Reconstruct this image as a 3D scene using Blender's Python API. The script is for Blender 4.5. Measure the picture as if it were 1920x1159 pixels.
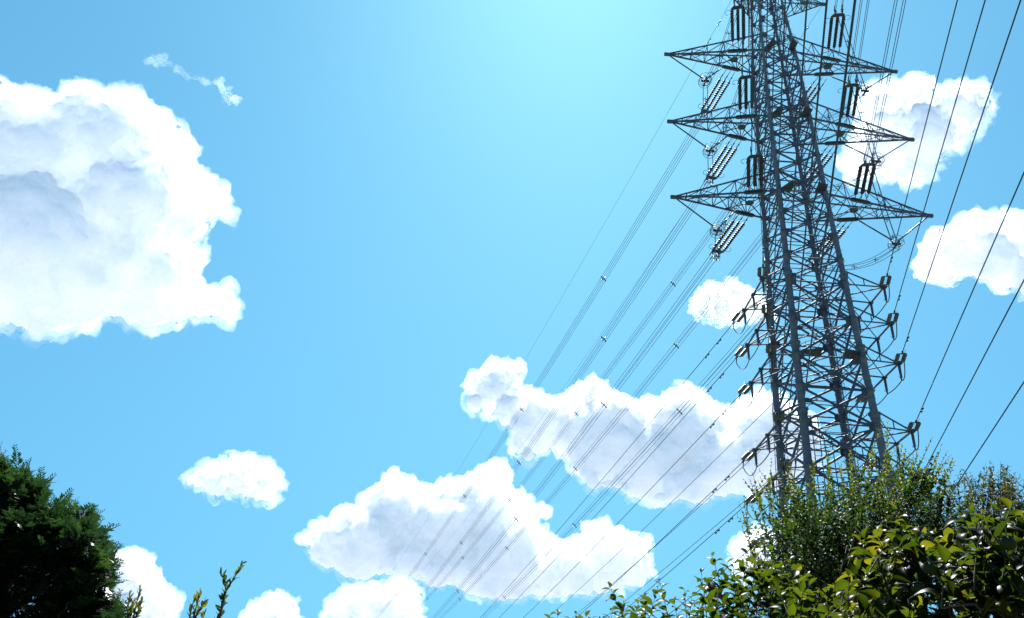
import bpy, bmesh, math, random
import numpy as np
from mathutils import Vector, Matrix

for o in list(bpy.data.objects):
    bpy.data.objects.remove(o)
SC = bpy.context.scene
COL = SC.collection
R = math.radians

# ------------------------------------------------------------------ camera
FPX = 1596.33                       # focal length in pixels of the 1920 wide frame
PITCH, ROLL, EYE = R(29.839), R(3.416), 1.6
_f = Vector((0, math.cos(PITCH), math.sin(PITCH)))
_r = Vector((1, 0, 0))
_u = _r.cross(_f)
CAM_R = math.cos(ROLL) * _r + math.sin(ROLL) * _u
CAM_U = -math.sin(ROLL) * _r + math.cos(ROLL) * _u
CAM_F = _f
cd = bpy.data.cameras.new('camera')
cd.sensor_width = 36.0
cd.lens = FPX / 1920 * 36.0
cd.clip_start = 0.05
cd.clip_end = 60000
cam = bpy.data.objects.new('camera', cd)
COL.objects.link(cam)
cam.matrix_world = Matrix(((CAM_R.x, CAM_U.x, -CAM_F.x, 0), (CAM_R.y, CAM_U.y, -CAM_F.y, 0),
                           (CAM_R.z, CAM_U.z, -CAM_F.z, EYE), (0, 0, 0, 1)))
SC.camera = cam
EYEV = Vector((0, 0, EYE))

def ray(px, py):
    """unit direction of the photograph's pixel (1920 wide)"""
    return ((px - 960) / FPX * CAM_R + (579.5 - py) / FPX * CAM_U + CAM_F).normalized()

# ------------------------------------------------------------------ sky and sun
SUN_EL, SUN_AZ = R(56), R(4.6)      # azimuth from +Y towards +X
world = bpy.data.worlds.new('World')
SC.world = world
world.use_nodes = True
nt = world.node_tree
nt.nodes.clear()
sky = nt.nodes.new('ShaderNodeTexSky')
sky.sky_type = 'NISHITA'
sky.sun_disc = False
sky.sun_elevation = SUN_EL
sky.sun_rotation = SUN_AZ
sky.altitude = 0
sky.air_density = 1.6
sky.dust_density = 0.4
sky.ozone_density = 2.5
tint = nt.nodes.new('ShaderNodeMix')
tint.data_type = 'RGBA'
tint.blend_type = 'MULTIPLY'
tint.inputs['Factor'].default_value = 1.0
tint.inputs['B'].default_value = (0.243, 0.512, 0.54, 1)
# the lower sky of this afternoon is nearly as blue as the upper sky: flatten the elevation below the sun
tcs = nt.nodes.new('ShaderNodeTexCoord')
flat = nt.nodes.new('ShaderNodeVectorMath')
flat.operation = 'MULTIPLY_ADD'
SKY_LIFT = 0.45
flat.inputs[1].default_value = (1, 1, 1 - SKY_LIFT / math.sin(SUN_EL))
flat.inputs[2].default_value = (0, 0, SKY_LIFT)
nt.links.new(tcs.outputs['Generated'], flat.inputs[0])
nrm = nt.nodes.new('ShaderNodeVectorMath')
nrm.operation = 'NORMALIZE'
nt.links.new(flat.outputs[0], nrm.inputs[0])
nt.links.new(nrm.outputs[0], sky.inputs['Vector'])
bg = nt.nodes.new('ShaderNodeBackground')
bg.inputs['Strength'].default_value = 0.05
wo = nt.nodes.new('ShaderNodeOutputWorld')
nt.links.new(sky.outputs[0], tint.inputs['A'])
nt.links.new(tint.outputs['Result'], bg.inputs['Color'])
nt.links.new(bg.outputs[0], wo.inputs['Surface'])

sl = bpy.data.lights.new('sun', 'SUN')
sl.energy = 5.0
sl.angle = R(0.53)
sl.color = (1.0, 0.985, 0.96)
sun = bpy.data.objects.new('sun', sl)
COL.objects.link(sun)
SUN_DIR = Vector((math.sin(SUN_AZ) * math.cos(SUN_EL), math.cos(SUN_AZ) * math.cos(SUN_EL), math.sin(SUN_EL)))
sun.rotation_euler = (-SUN_DIR).to_track_quat('-Z', 'Y').to_euler()
sun.location = (0, 0, 80)

vs = SC.view_settings
vs.view_transform = 'Standard'
vs.look = 'None'
vs.gamma = 1
vs.exposure = 2.4
cy = SC.cycles
cy.max_bounces = 12
cy.volume_bounces = 8
cy.diffuse_bounces = 8
cy.transmission_bounces = 8
cy.transparent_max_bounces = 32
cy.volume_step_rate = 1.0
cy.volume_max_steps = 512
cy.use_denoising = True
cy.denoising_input_passes = 'RGB_ALBEDO_NORMAL'
cy.denoising_prefilter = 'NONE'      # keeps the thin wires crisp
cy.sample_clamp_indirect = 0.6
SC.render.film_transparent = False

# ------------------------------------------------------------------ clouds: fog volumes grown from clusters of balls
CLOUDS = {'C1':[(192,293,117.8),(54,307,117.8),(130,379,117.8),(242,385,117.8),(54,451,117.8),(180,471,117.8),(274,519,91.6),(104,543,79.4),(0,541,61.4),(298,297,59.6),(344,363,56.9),(-6,219,56.2),(342,565,47.0),(210,571,40.2),(-22,379,39.5),(384,567,39.0),(168,575,38.7),(288,245,34.0),(42,577,33.8),(402,377,33.3),(156,195,30.3),(322,453,29.1),(42,203,29.0),(418,575,28.5),(70,605,25.7),(-38,501,22.9),(-40,257,20.8),(-40,579,20.8),(422,399,19.5),(350,311,19.1),(242,201,18.8),(-42,183,18.7),(-42,349,18.7),(-42,409,18.7),(310,593,18.3),(184,189,18.2),(114,221,17.5),(68,203,16.6),(238,593,16.5),(-46,275,14.6),(336,431,14.6),(-46,481,14.6),(414,549,14.4),(222,193,14.3),(202,189,14.0),(320,249,13.8),(144,601,13.5),(92,613,12.9),(28,181,12.7),(132,207,12.7),(-48,329,12.5),(-48,425,12.5),(258,211,12.4),(100,213,12.2),(342,473,12.2),(84,207,12.0),(356,525,11.1),(16,593,11.1),(392,347,11.0),(294,599,11.0)],'C3':[(455,880,29.6),(481,884,29.6),(427,894,29.6),(395,898,29.6),(463,906,29.6),(497,906,29.6),(369,902,19.8),(479,928,16.0),(439,918,13.8),(415,918,11.7),(509,930,11.1),(493,932,10.2),(507,880,10.0),(427,922,8.8),(471,858,8.3),(439,858,8.3),(465,934,7.4),(409,874,6.9),(515,886,6.9),(517,924,6.7),(353,910,6.6),(377,918,6.1)],'C4':[(240,1080,44.5),(210,1106,44.5),(260,1114,44.5),(230,1140,44.5),(280,1148,44.5),(194,1158,44.5),(250,1174,44.5),(292,1186,35.4),(214,1192,29.1),(176,1194,27.0),(174,1124,25.0),(170,1102,15.0),(300,1114,12.8),(316,1208,12.5),(280,1080,11.5),(242,1040,11.3),(194,1210,10.4),(268,1210,10.4),(252,1042,10.1),(318,1168,9.1),(260,1046,8.4),(158,1108,8.3),(158,1140,8.3),(158,1176,8.3),(158,1210,8.3),(232,1212,8.3)],'C5':[(520,1138,27.2),(502,1154,27.2),(534,1158,27.2),(478,1166,27.2),(516,1174,27.2),(540,1182,27.2),(494,1184,27.0),(462,1184,26.6),(514,1198,12.5),(558,1198,12.5),(444,1200,10.4),(544,1136,8.7),(478,1202,8.3),(526,1202,8.3),(454,1160,6.6),(480,1142,6.5),(558,1166,6.1),(542,1128,6.0),(504,1120,5.9),(498,1128,5.8),(564,1188,5.5),(568,1204,5.5)],'C6':[(906,976,86.9),(756,980,86.9),(832,998,86.9),(950,1040,82.8),(686,1014,68.6),(1130,1042,64.7),(1020,1064,56.4),(878,1060,54.6),(1070,1062,54.6),(624,1022,46.0),(1186,1058,42.6),(778,1054,39.2),(986,976,35.4),(934,904,34.4),(832,1076,30.7),(732,1054,27.0),(804,1078,22.5),(584,1014,21.8),(810,924,21.6),(904,898,19.9),(1184,1020,19.3),(644,1058,18.9),(1014,962,18.8),(986,1104,16.6),(850,922,16.6),(908,1100,16.4),(1206,1026,16.0),(886,900,15.4),(684,952,15.4),(976,944,15.2),(1080,1014,15.0),(1048,1106,14.6),(792,912,14.5),(1010,998,14.0),(584,1034,13.8),(634,982,13.4),(1162,1090,12.8),(834,920,12.8),(658,1068,12.5),(1220,1076,12.4),(1106,1096,12.2),(848,1098,11.8),(592,996,11.5),(1174,1004,11.2),(748,1072,10.7),(778,906,10.4),(1044,1020,10.4),(710,1070,10.4),(972,1110,10.4),(1000,1110,10.4),(960,920,10.3),(744,904,10.2),(872,906,9.6),(694,934,9.6),(922,1108,9.5),(1162,994,9.5),(968,930,9.3),(768,904,9.3),(1088,1002,9.2),(1130,984,8.8),(894,1106,8.7),(720,912,8.7),(754,902,8.5),(786,1088,8.4)],'C7':[(746,1128,38.2),(666,1138,38.2),(700,1138,38.2),(728,1158,38.2),(646,1166,38.2),(682,1168,38.2),(758,1174,37.4),(710,1188,22.9),(776,1146,22.1),(622,1190,20.4),(730,1192,18.7),(662,1196,14.6),(632,1134,14.1),(750,1094,11.4),(636,1122,11.2),(638,1200,10.4),(648,1200,10.4),(780,1200,10.4),(682,1108,8.3),(716,1108,8.3),(674,1202,8.3),(682,1202,8.3),(690,1202,8.3),(612,1174,8.3),(622,1142,7.5),(790,1160,7.4)],'C8':[(1291,825,89.8),(1145,827,89.8),(1427,835,89.8),(1219,859,82.0),(1355,873,63.8),(1007,793,61.9),(1069,801,60.1),(931,731,51.8),(1107,757,45.0),(1307,903,43.7),(957,769,38.1),(1213,785,37.1),(1505,817,36.4),(1505,851,35.7),(1361,787,34.8),(1269,913,33.3),(1297,745,28.6),(979,743,28.4),(1161,905,23.5),(951,689,22.8),(1491,787,22.2),(885,723,21.9),(1477,773,20.4),(1397,911,19.8),(891,757,19.7),(1111,899,18.7),(1139,907,16.6),(1461,763,15.9),(1187,759,15.8),(1415,915,15.6),(1429,915,15.6),(1095,889,15.4),(1493,881,15.3),(1243,929,15.0),(1271,747,15.0),(989,845,14.3),(969,833,14.1),(1385,767,13.6),(1443,913,13.6),(971,685,13.4),(1341,763,12.6),(1177,919,12.6),(1067,747,12.3),(1083,877,12.2),(1443,757,12.0),(1337,929,11.9),(931,685,10.8),(1323,751,10.8),(893,705,10.5),(1229,931,10.3),(975,717,10.3),(1257,753,10.1),(1483,893,10.0),(923,777,9.9),(1457,909,9.6),(1045,753,9.6),(1169,751,9.4),(1005,737,9.2),(1123,911,9.1),(961,823,9.1),(1397,761,8.9),(1465,905,8.9),(1475,899,8.9),(1431,755,8.6)],'C9':[(1372,556,26.5),(1346,558,26.5),(1324,568,26.5),(1394,568,26.5),(1360,578,26.5),(1416,578,25.3),(1338,588,17.9),(1384,590,16.6),(1438,584,15.5),(1304,582,14.6),(1438,570,12.1),(1322,592,11.6),(1400,594,10.6),(1300,568,6.3),(1372,600,6.0),(1350,600,5.6),(1394,544,5.6),(1310,594,5.3),(1430,560,5.2)],'C10':[(1668,208,51.6),(1784,208,51.6),(1714,210,51.6),(1740,248,51.6),(1686,250,51.6),(1650,280,51.6),(1712,288,51.6),(1676,318,28.4),(1632,238,25.9),(1830,212,24.1),(1620,316,23.7),(1798,164,17.7),(1758,290,16.0),(1748,178,15.3),(1698,332,14.7),(1714,164,14.3),(1652,326,13.9),(1608,298,13.9),(1786,254,11.8),(1782,162,10.9),(1638,328,10.8),(1622,216,10.6),(1692,168,9.1),(1612,254,9.0),(1822,234,8.9),(1654,164,8.9)],'C11':[(1846,446,46.5),(1888,450,46.5),(1810,474,46.5),(1922,474,46.5),(1862,484,46.5),(1770,486,46.5),(1938,514,37.2),(1898,508,32.6),(1932,434,30.2),(1830,510,20.8),(1800,516,19.2),(1960,540,16.0),(1780,526,13.6),(1912,416,11.4),(1744,454,10.8),(1956,450,10.1),(1952,416,9.7),(1912,536,9.5),(1870,412,9.4),(1820,414,9.3),(1962,490,9.2),(1816,522,9.1),(1874,524,8.9),(1844,522,8.3),(1780,444,8.3),(1968,528,8.1)],'C2a':[(304,112,14.1),(292,117,11.8),(314,120,11.1),(324,124,9.3),(332,128,8.9),(363,142,8.9),(354,138,8.7),(345,134,8.6),(371,145,8.5),(281,117,8.2),(378,148,8.0),(385,151,7.4),(391,154,6.5),(308,100,6.3),(300,124,5.9),(273,117,5.5),(340,128,5.3),(306,126,4.5),(337,135,4.4),(268,116,4.1),(284,124,3.4)],'C12':[(1425,1018,26.5),(1449,1022,26.5),(1405,1034,26.5),(1429,1042,26.5),(1463,1042,26.5),(1401,1058,26.5),(1445,1060,26.5),(1423,1070,17.7),(1469,1066,15.8),(1461,1078,11.9),(1485,1052,11.2),(1377,1058,10.3),(1381,1044,8.4),(1473,1020,8.0),(1487,1042,7.3),(1483,1062,6.7),(1435,1082,6.0),(1467,1006,5.9),(1471,1012,5.5),(1401,1010,5.4)],'C2b':[(417,163,11.5),(424,171,11.5),(431,179,11.5),(421,181,11.5),(440,185,11.0),(412,152,9.4),(428,189,9.0),(419,191,8.2),(450,187,6.6),(414,173,6.6),(412,143,4.1),(456,188,3.8)]}
def cloud_material(name, scale, lo=None, hi=1.0, top=1.0, freq=.05):
    """white scattering body; with lo/hi/top the skin is torn into wisps by noise"""
    m = bpy.data.materials.new(name); m.use_nodes = True
    t = m.node_tree; N, L = t.nodes.new, t.links.new
    p = t.nodes['Principled BSDF']
    p.inputs['Base Color'].default_value = (.998, .998, .998, 1)
    p.inputs['Roughness'].default_value = 1
    p.inputs['Specular IOR Level'].default_value = 0
    p.subsurface_method = 'RANDOM_WALK'
    p.inputs['Subsurface Weight'].default_value = 1
    p.inputs['Subsurface Radius'].default_value = (1, 1, 1)
    p.inputs['Subsurface Scale'].default_value = scale
    p.inputs['Subsurface Anisotropy'].default_value = 0.8
    if lo is not None:
        tc = N('ShaderNodeTexCoord')
        n = N('ShaderNodeTexNoise'); n.inputs['Scale'].default_value = freq; n.inputs['Detail'].default_value = 6
        n.inputs['Roughness'].default_value = .6; n.inputs['Distortion'].default_value = .6
        L(tc.outputs['Object'], n.inputs['Vector'])
        mr = N('ShaderNodeMapRange'); mr.interpolation_type = 'SMOOTHSTEP'
        mr.inputs['From Min'].default_value = lo; mr.inputs['From Max'].default_value = hi; mr.inputs['To Max'].default_value = top
        L(n.outputs[0], mr.inputs['Value']); L(mr.outputs[0], p.inputs['Alpha'])
    return m

def vapour_material(name, density):
    """thin even vapour filling the skin round a cloud's body"""
    m = bpy.data.materials.new(name); m.use_nodes = True
    t = m.node_tree; t.nodes.clear()
    v = t.nodes.new('ShaderNodeVolumeScatter')
    v.inputs['Color'].default_value = (1, 1, 1, 1)
    v.inputs['Density'].default_value = density
    v.inputs['Anisotropy'].default_value = 0.35
    o = t.nodes.new('ShaderNodeOutputMaterial')
    t.links.new(v.outputs[0], o.inputs['Volume'])
    return m

def billow_group():
    """geometry nodes: push the remeshed balls outwards in cauliflower bumps of several sizes"""
    g = bpy.data.node_groups.new('cloud_billows', 'GeometryNodeTree')
    g.interface.new_socket('Geometry', in_out='INPUT', socket_type='NodeSocketGeometry')
    s1 = g.interface.new_socket('Size', in_out='INPUT', socket_type='NodeSocketFloat')
    s2 = g.interface.new_socket('Amount', in_out='INPUT', socket_type='NodeSocketFloat')
    s3 = g.interface.new_socket('Seed', in_out='INPUT', socket_type='NodeSocketVector')
    s4 = g.interface.new_socket('Offset', in_out='INPUT', socket_type='NodeSocketFloat')
    g.interface.new_socket('Geometry', in_out='OUTPUT', socket_type='NodeSocketGeometry')
    N, L = g.nodes.new, g.links.new
    gi, go = N('NodeGroupInput'), N('NodeGroupOutput')
    pos = N('GeometryNodeInputPosition').outputs[0]
    nor = N('GeometryNodeInputNormal').outputs[0]
    def M(op, a, b=None, c=None):
        n = N('ShaderNodeMath'); n.operation = op
        for i, v in enumerate((a, b, c)):
            if v is None: continue
            if isinstance(v, (int, float)): n.inputs[i].default_value = v
            else: L(v, n.inputs[i])
        return n.outputs[0]
    def V(op, a, b=None, c=None):
        n = N('ShaderNodeVectorMath'); n.operation = op
        for i, v in enumerate((a, b, c)):
            if v is None: continue
            if isinstance(v, tuple): n.inputs[i].default_value = v
            elif isinstance(v, (int, float)): n.inputs[i].default_value = (v,) * 3
            else: L(v, n.inputs[i])
        return n.outputs[0]
    size, amt, seed = gi.outputs['Size'], gi.outputs['Amount'], gi.outputs['Seed']
    wn = N('ShaderNodeTexNoise'); wn.inputs['Scale'].default_value = 1; wn.inputs['Detail'].default_value = 3
    inv = N('ShaderNodeCombineXYZ'); q = M('DIVIDE', 1.0, size)
    for i in range(3): L(q, inv.inputs[i])
    p0 = V('MULTIPLY_ADD', pos, inv.outputs[0], seed)
    L(p0, wn.inputs['Vector'])
    warp = V('SUBTRACT', wn.outputs['Color'], .5)
    p1 = V('MULTIPLY_ADD', warp, .55, p0)
    tot = None
    for fr, am in ((1.0, .75), (2.2, .46), (4.8, .26), (10.0, .12)):
        vo = N('ShaderNodeTexVoronoi'); vo.feature = 'SMOOTH_F1'
        vo.inputs['Scale'].default_value = fr; vo.inputs['Smoothness'].default_value = .35
        L(p1, vo.inputs['Vector'])
        b = M('MULTIPLY', M('SUBTRACT', .45, vo.outputs['Distance']), am)
        tot = b if tot is None else M('ADD', tot, b)
    fn = N('ShaderNodeTexNoise'); fn.inputs['Scale'].default_value = 1.3; fn.inputs['Detail'].default_value = 7; fn.inputs['Roughness'].default_value = .6
    L(p1, fn.inputs['Vector'])
    tot = M('MULTIPLY_ADD', M('SUBTRACT', fn.outputs[0], .5), 1.25, tot)
    sp = N('GeometryNodeSetPosition')
    sc = V('SCALE', nor); nn = sc.node; L(M('MULTIPLY_ADD', tot, amt, gi.outputs['Offset']), nn.inputs['Scale'])
    L(gi.outputs['Geometry'], sp.inputs['Geometry']); L(sc, sp.inputs['Offset'])
    L(sp.outputs[0], go.inputs[0])
    return g, s1.identifier, s2.identifier, s3.identifier, s4.identifier
BILLOW = billow_group()
VAP = 0.035

def cloud(key, name, label, dist, size=46.0, amount=26.0, voxel=2.2, thick=0.85, seed=0, sss=130.0, core=True, fringe=6.0, vap=VAP, tilt=.5):
    balls = CLOUDS[key]
    rnd = random.Random(seed + 11)
    xs = [b[0] for b in balls]; ys = [b[1] for b in balls]
    cx, cyy = (min(xs) + max(xs)) / 2, (min(ys) + max(ys)) / 2
    d = ray(cx, cyy)
    right = d.cross(Vector((0, 0, 1))).normalized()
    up = right.cross(d)
    rot = Matrix((right, d, up)).transposed().to_4x4()
    k = dist / FPX                               # metres per unit of the cloud's own space
    bm = bmesh.new()
    for (px, py, r) in balls:
        w = ray(px, py)
        w = w / w.dot(d) * FPX
        r *= w.length / FPX
        away = (rnd.random() - .5) * r * thick + tilt * w.dot(up)      # the crown leans back from the base
        q = 1 + away / FPX
        c = Vector((w.dot(right) * q, away, w.dot(up) * q))
        r = max(r * q - .2 * amount, r * q * .78)      # the bumps push outwards on the whole: start smaller
        bmesh.ops.create_icosphere(bm, subdivisions=3, radius=r, matrix=Matrix.Translation(c))
    me = bpy.data.meshes.new(name)
    bm.to_mesh(me); bm.free()
    me.materials.append(cloud_material('cloud_white', sss) if core else vapour_material('cloud_vapour', vap / (fringe * k)))
    ob = bpy.data.objects.new(name, me)
    COL.objects.link(ob)
    ob.matrix_world = Matrix.Translation(EYEV + d * dist) @ rot @ Matrix.Scale(k, 4)
    rm = ob.modifiers.new('remesh', 'REMESH')
    rm.mode = 'VOXEL'; rm.voxel_size = voxel; rm.use_smooth_shade = True
    sm = ob.modifiers.new('smooth', 'SMOOTH'); sm.iterations = 6; sm.factor = .5
    md = ob.modifiers.new('billows', 'NODES')
    md.node_group = BILLOW[0]
    md[BILLOW[1]] = float(size); md[BILLOW[2]] = float(amount); md[BILLOW[3]] = (seed * 3.7, seed * 1.9, seed * 5.3)
    md[BILLOW[4]] = -.3 * fringe if core else 0.0
    ob['label'] = label
    ob['category'] = 'cloud'
    ob['group'] = 'white clouds in the summer sky'
    for off, am, dn in ((1.9, 1.5, vap),) if core else ():
        w = ob.copy(); COL.objects.link(w); w.name = 'vapour_skin'
        for k_ in list(w.keys()):
            if k_ in ('label', 'category', 'group'): del w[k_]
        w.parent = ob; w.matrix_parent_inverse = ob.matrix_world.inverted()
        w.modifiers['billows'][BILLOW[4]] = off * fringe
        w.modifiers['billows'][BILLOW[2]] = amount * am
        w.material_slots[0].link = 'OBJECT'
        w.material_slots[0].material = vapour_material('cloud_vapour', dn / (fringe * k))
    if core:                                     # fuse the overlapping bumps into one clean skin
        r2 = ob.modifiers.new('fuse', 'REMESH'); r2.mode = 'VOXEL'; r2.voxel_size = voxel * .85; r2.use_smooth_shade = True
    return ob

cloud('C1', 'cloud', 'huge white cloud with ragged right side and grey belly, by itself at upper left', 3000, seed=1, sss=216, size=60, amount=30, fringe=8, tilt=.35)
cloud('C2a', 'cloud', 'thin torn wisp of cloud above the huge white cloud', 3400, size=26, amount=22, voxel=1.2, seed=2, core=False, vap=.016)
cloud('C2b', 'cloud', 'small slanting shred of cloud at the right end of the thin wisp', 3400, size=26, amount=18, voxel=1.2, seed=3, core=False, vap=.03)
cloud('C3', 'cloud', 'small lone white cloud between the conifer and the power lines', 4600, size=30, amount=18, voxel=1.6, seed=4, sss=162)
cloud('C4', 'cloud', 'white cloud rising from behind the right edge of the dark conifer', 6500, size=36, amount=18, seed=5, sss=183, fringe=4)
cloud('C5', 'cloud', 'small domed cloud low down right of the three upright leafy shoots', 7000, size=28, amount=15, voxel=1.6, seed=6, sss=162, fringe=4)
cloud('C6', 'cloud', 'largest low cumulus with grey base, crossed by most of the power lines', 5200, size=52, amount=27, seed=7, sss=124, fringe=4, tilt=.9)
cloud('C7', 'cloud', 'low cloud just beneath the largest low cumulus', 6600, size=30, amount=17, voxel=1.8, seed=8, sss=162, fringe=5)
cloud('C8', 'cloud', 'long flat-based cumulus running behind the foot of the steel tower', 4600, size=52, amount=25, seed=9, sss=140, fringe=5, tilt=.9)
cloud('C9', 'cloud', 'small white cloud just left of the middle of the steel tower', 3800, size=28, amount=16, voxel=1.6, seed=10, sss=151, fringe=5)
cloud('C10', 'cloud', 'white cloud behind the right ends of the tower crossarms', 3000, size=46, amount=30, voxel=1.8, seed=12, sss=216, fringe=9)
cloud('C11', 'cloud', 'rounded white cloud right of the tower, running out of the picture', 3400, size=40, amount=20, voxel=1.8, seed=13, sss=172, fringe=5)
cloud('C12', 'cloud', 'faint scrap of cloud half hidden behind the left side of the small-leaved tree', 6000, size=30, amount=16, voxel=1.8, seed=15, sss=129)

# ------------------------------------------------------------------ ground
def simple_mat(name, col, rough=.8, spec=.3, metal=0.0):
    m = bpy.data.materials.new(name); m.use_nodes = True
    p = m.node_tree.nodes['Principled BSDF']
    p.inputs['Base Color'].default_value = (*col, 1); p.inputs['Roughness'].default_value = rough
    p.inputs['Specular IOR Level'].default_value = spec; p.inputs['Metallic'].default_value = metal
    return m
def ground():
    m = simple_mat('grass_and_bounce_tone', (.2, .21, .1), .95, .1)
    t = m.node_tree
    n = t.nodes.new('ShaderNodeTexNoise'); n.inputs['Scale'].default_value = .35; n.inputs['Detail'].default_value = 8
    tc = t.nodes.new('ShaderNodeTexCoord'); t.links.new(tc.outputs['Object'], n.inputs['Vector'])
    cr = t.nodes.new('ShaderNodeValToRGB')
    cr.color_ramp.elements[0].position = .35; cr.color_ramp.elements[0].color = (.025, .04, .02, 1)
    cr.color_ramp.elements[1].position = .68; cr.color_ramp.elements[1].color = (.06, .07, .045, 1)
    t.links.new(n.outputs[0], cr.inputs[0]); 
    # grass round about, an unseen pale tone beyond, added to brighten cloud bases
    ln = t.nodes.new('ShaderNodeVectorMath'); ln.operation = 'LENGTH'; t.links.new(tc.outputs['Object'], ln.inputs[0])
    mr = t.nodes.new('ShaderNodeMapRange'); mr.inputs['From Min'].default_value = 90; mr.inputs['From Max'].default_value = 260
    t.links.new(ln.outputs['Value'], mr.inputs['Value'])
    n2 = t.nodes.new('ShaderNodeTexVoronoi'); n2.inputs['Scale'].default_value = .06; t.links.new(tc.outputs['Object'], n2.inputs['Vector'])
    c2 = t.nodes.new('ShaderNodeValToRGB'); t.links.new(n2.outputs['Distance'], c2.inputs[0])
    c2.color_ramp.elements[0].color = (.1, .116, .145, 1); c2.color_ramp.elements[1].color = (.16, .18, .215, 1)
    mx = t.nodes.new('ShaderNodeMix'); mx.data_type = 'RGBA'
    t.links.new(mr.outputs[0], mx.inputs['Factor']); t.links.new(cr.outputs[0], mx.inputs['A']); t.links.new(c2.outputs[0], mx.inputs['B'])
    t.links.new(mx.outputs['Result'], t.nodes['Principled BSDF'].inputs['Base Color'])
    bm = bmesh.new()
    ring = [0, 6, 15, 30, 60, 120, 300, 1000, 4000, 20000]
    rows = []
    rnd = random.Random(3)
    for i, r in enumerate(ring):
        row = []
        for a in range(48 if r else 1):
            th = a / 48 * math.tau
            z = (rnd.random() - .5) * .12 if 0 < r < 60 else 0
            row.append(bm.verts.new((r * math.cos(th), r * math.sin(th), z)))
        rows.append(row)
    for i in range(1, len(rows)):
        for a in range(48):
            b = (a + 1) % 48
            if len(rows[i - 1]) == 1: bm.faces.new((rows[0][0], rows[i][a], rows[i][b]))
            else: bm.faces.new((rows[i - 1][a], rows[i][a], rows[i][b], rows[i - 1][b]))
    me = bpy.data.meshes.new('ground'); bm.to_mesh(me); bm.free()
    me.materials.append(m)
    o = bpy.data.objects.new('ground', me); COL.objects.link(o)
    o['kind'] = 'structure'
    o['label'] = 'dry grassy ground under the trees and the steel tower'
ground()

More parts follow.
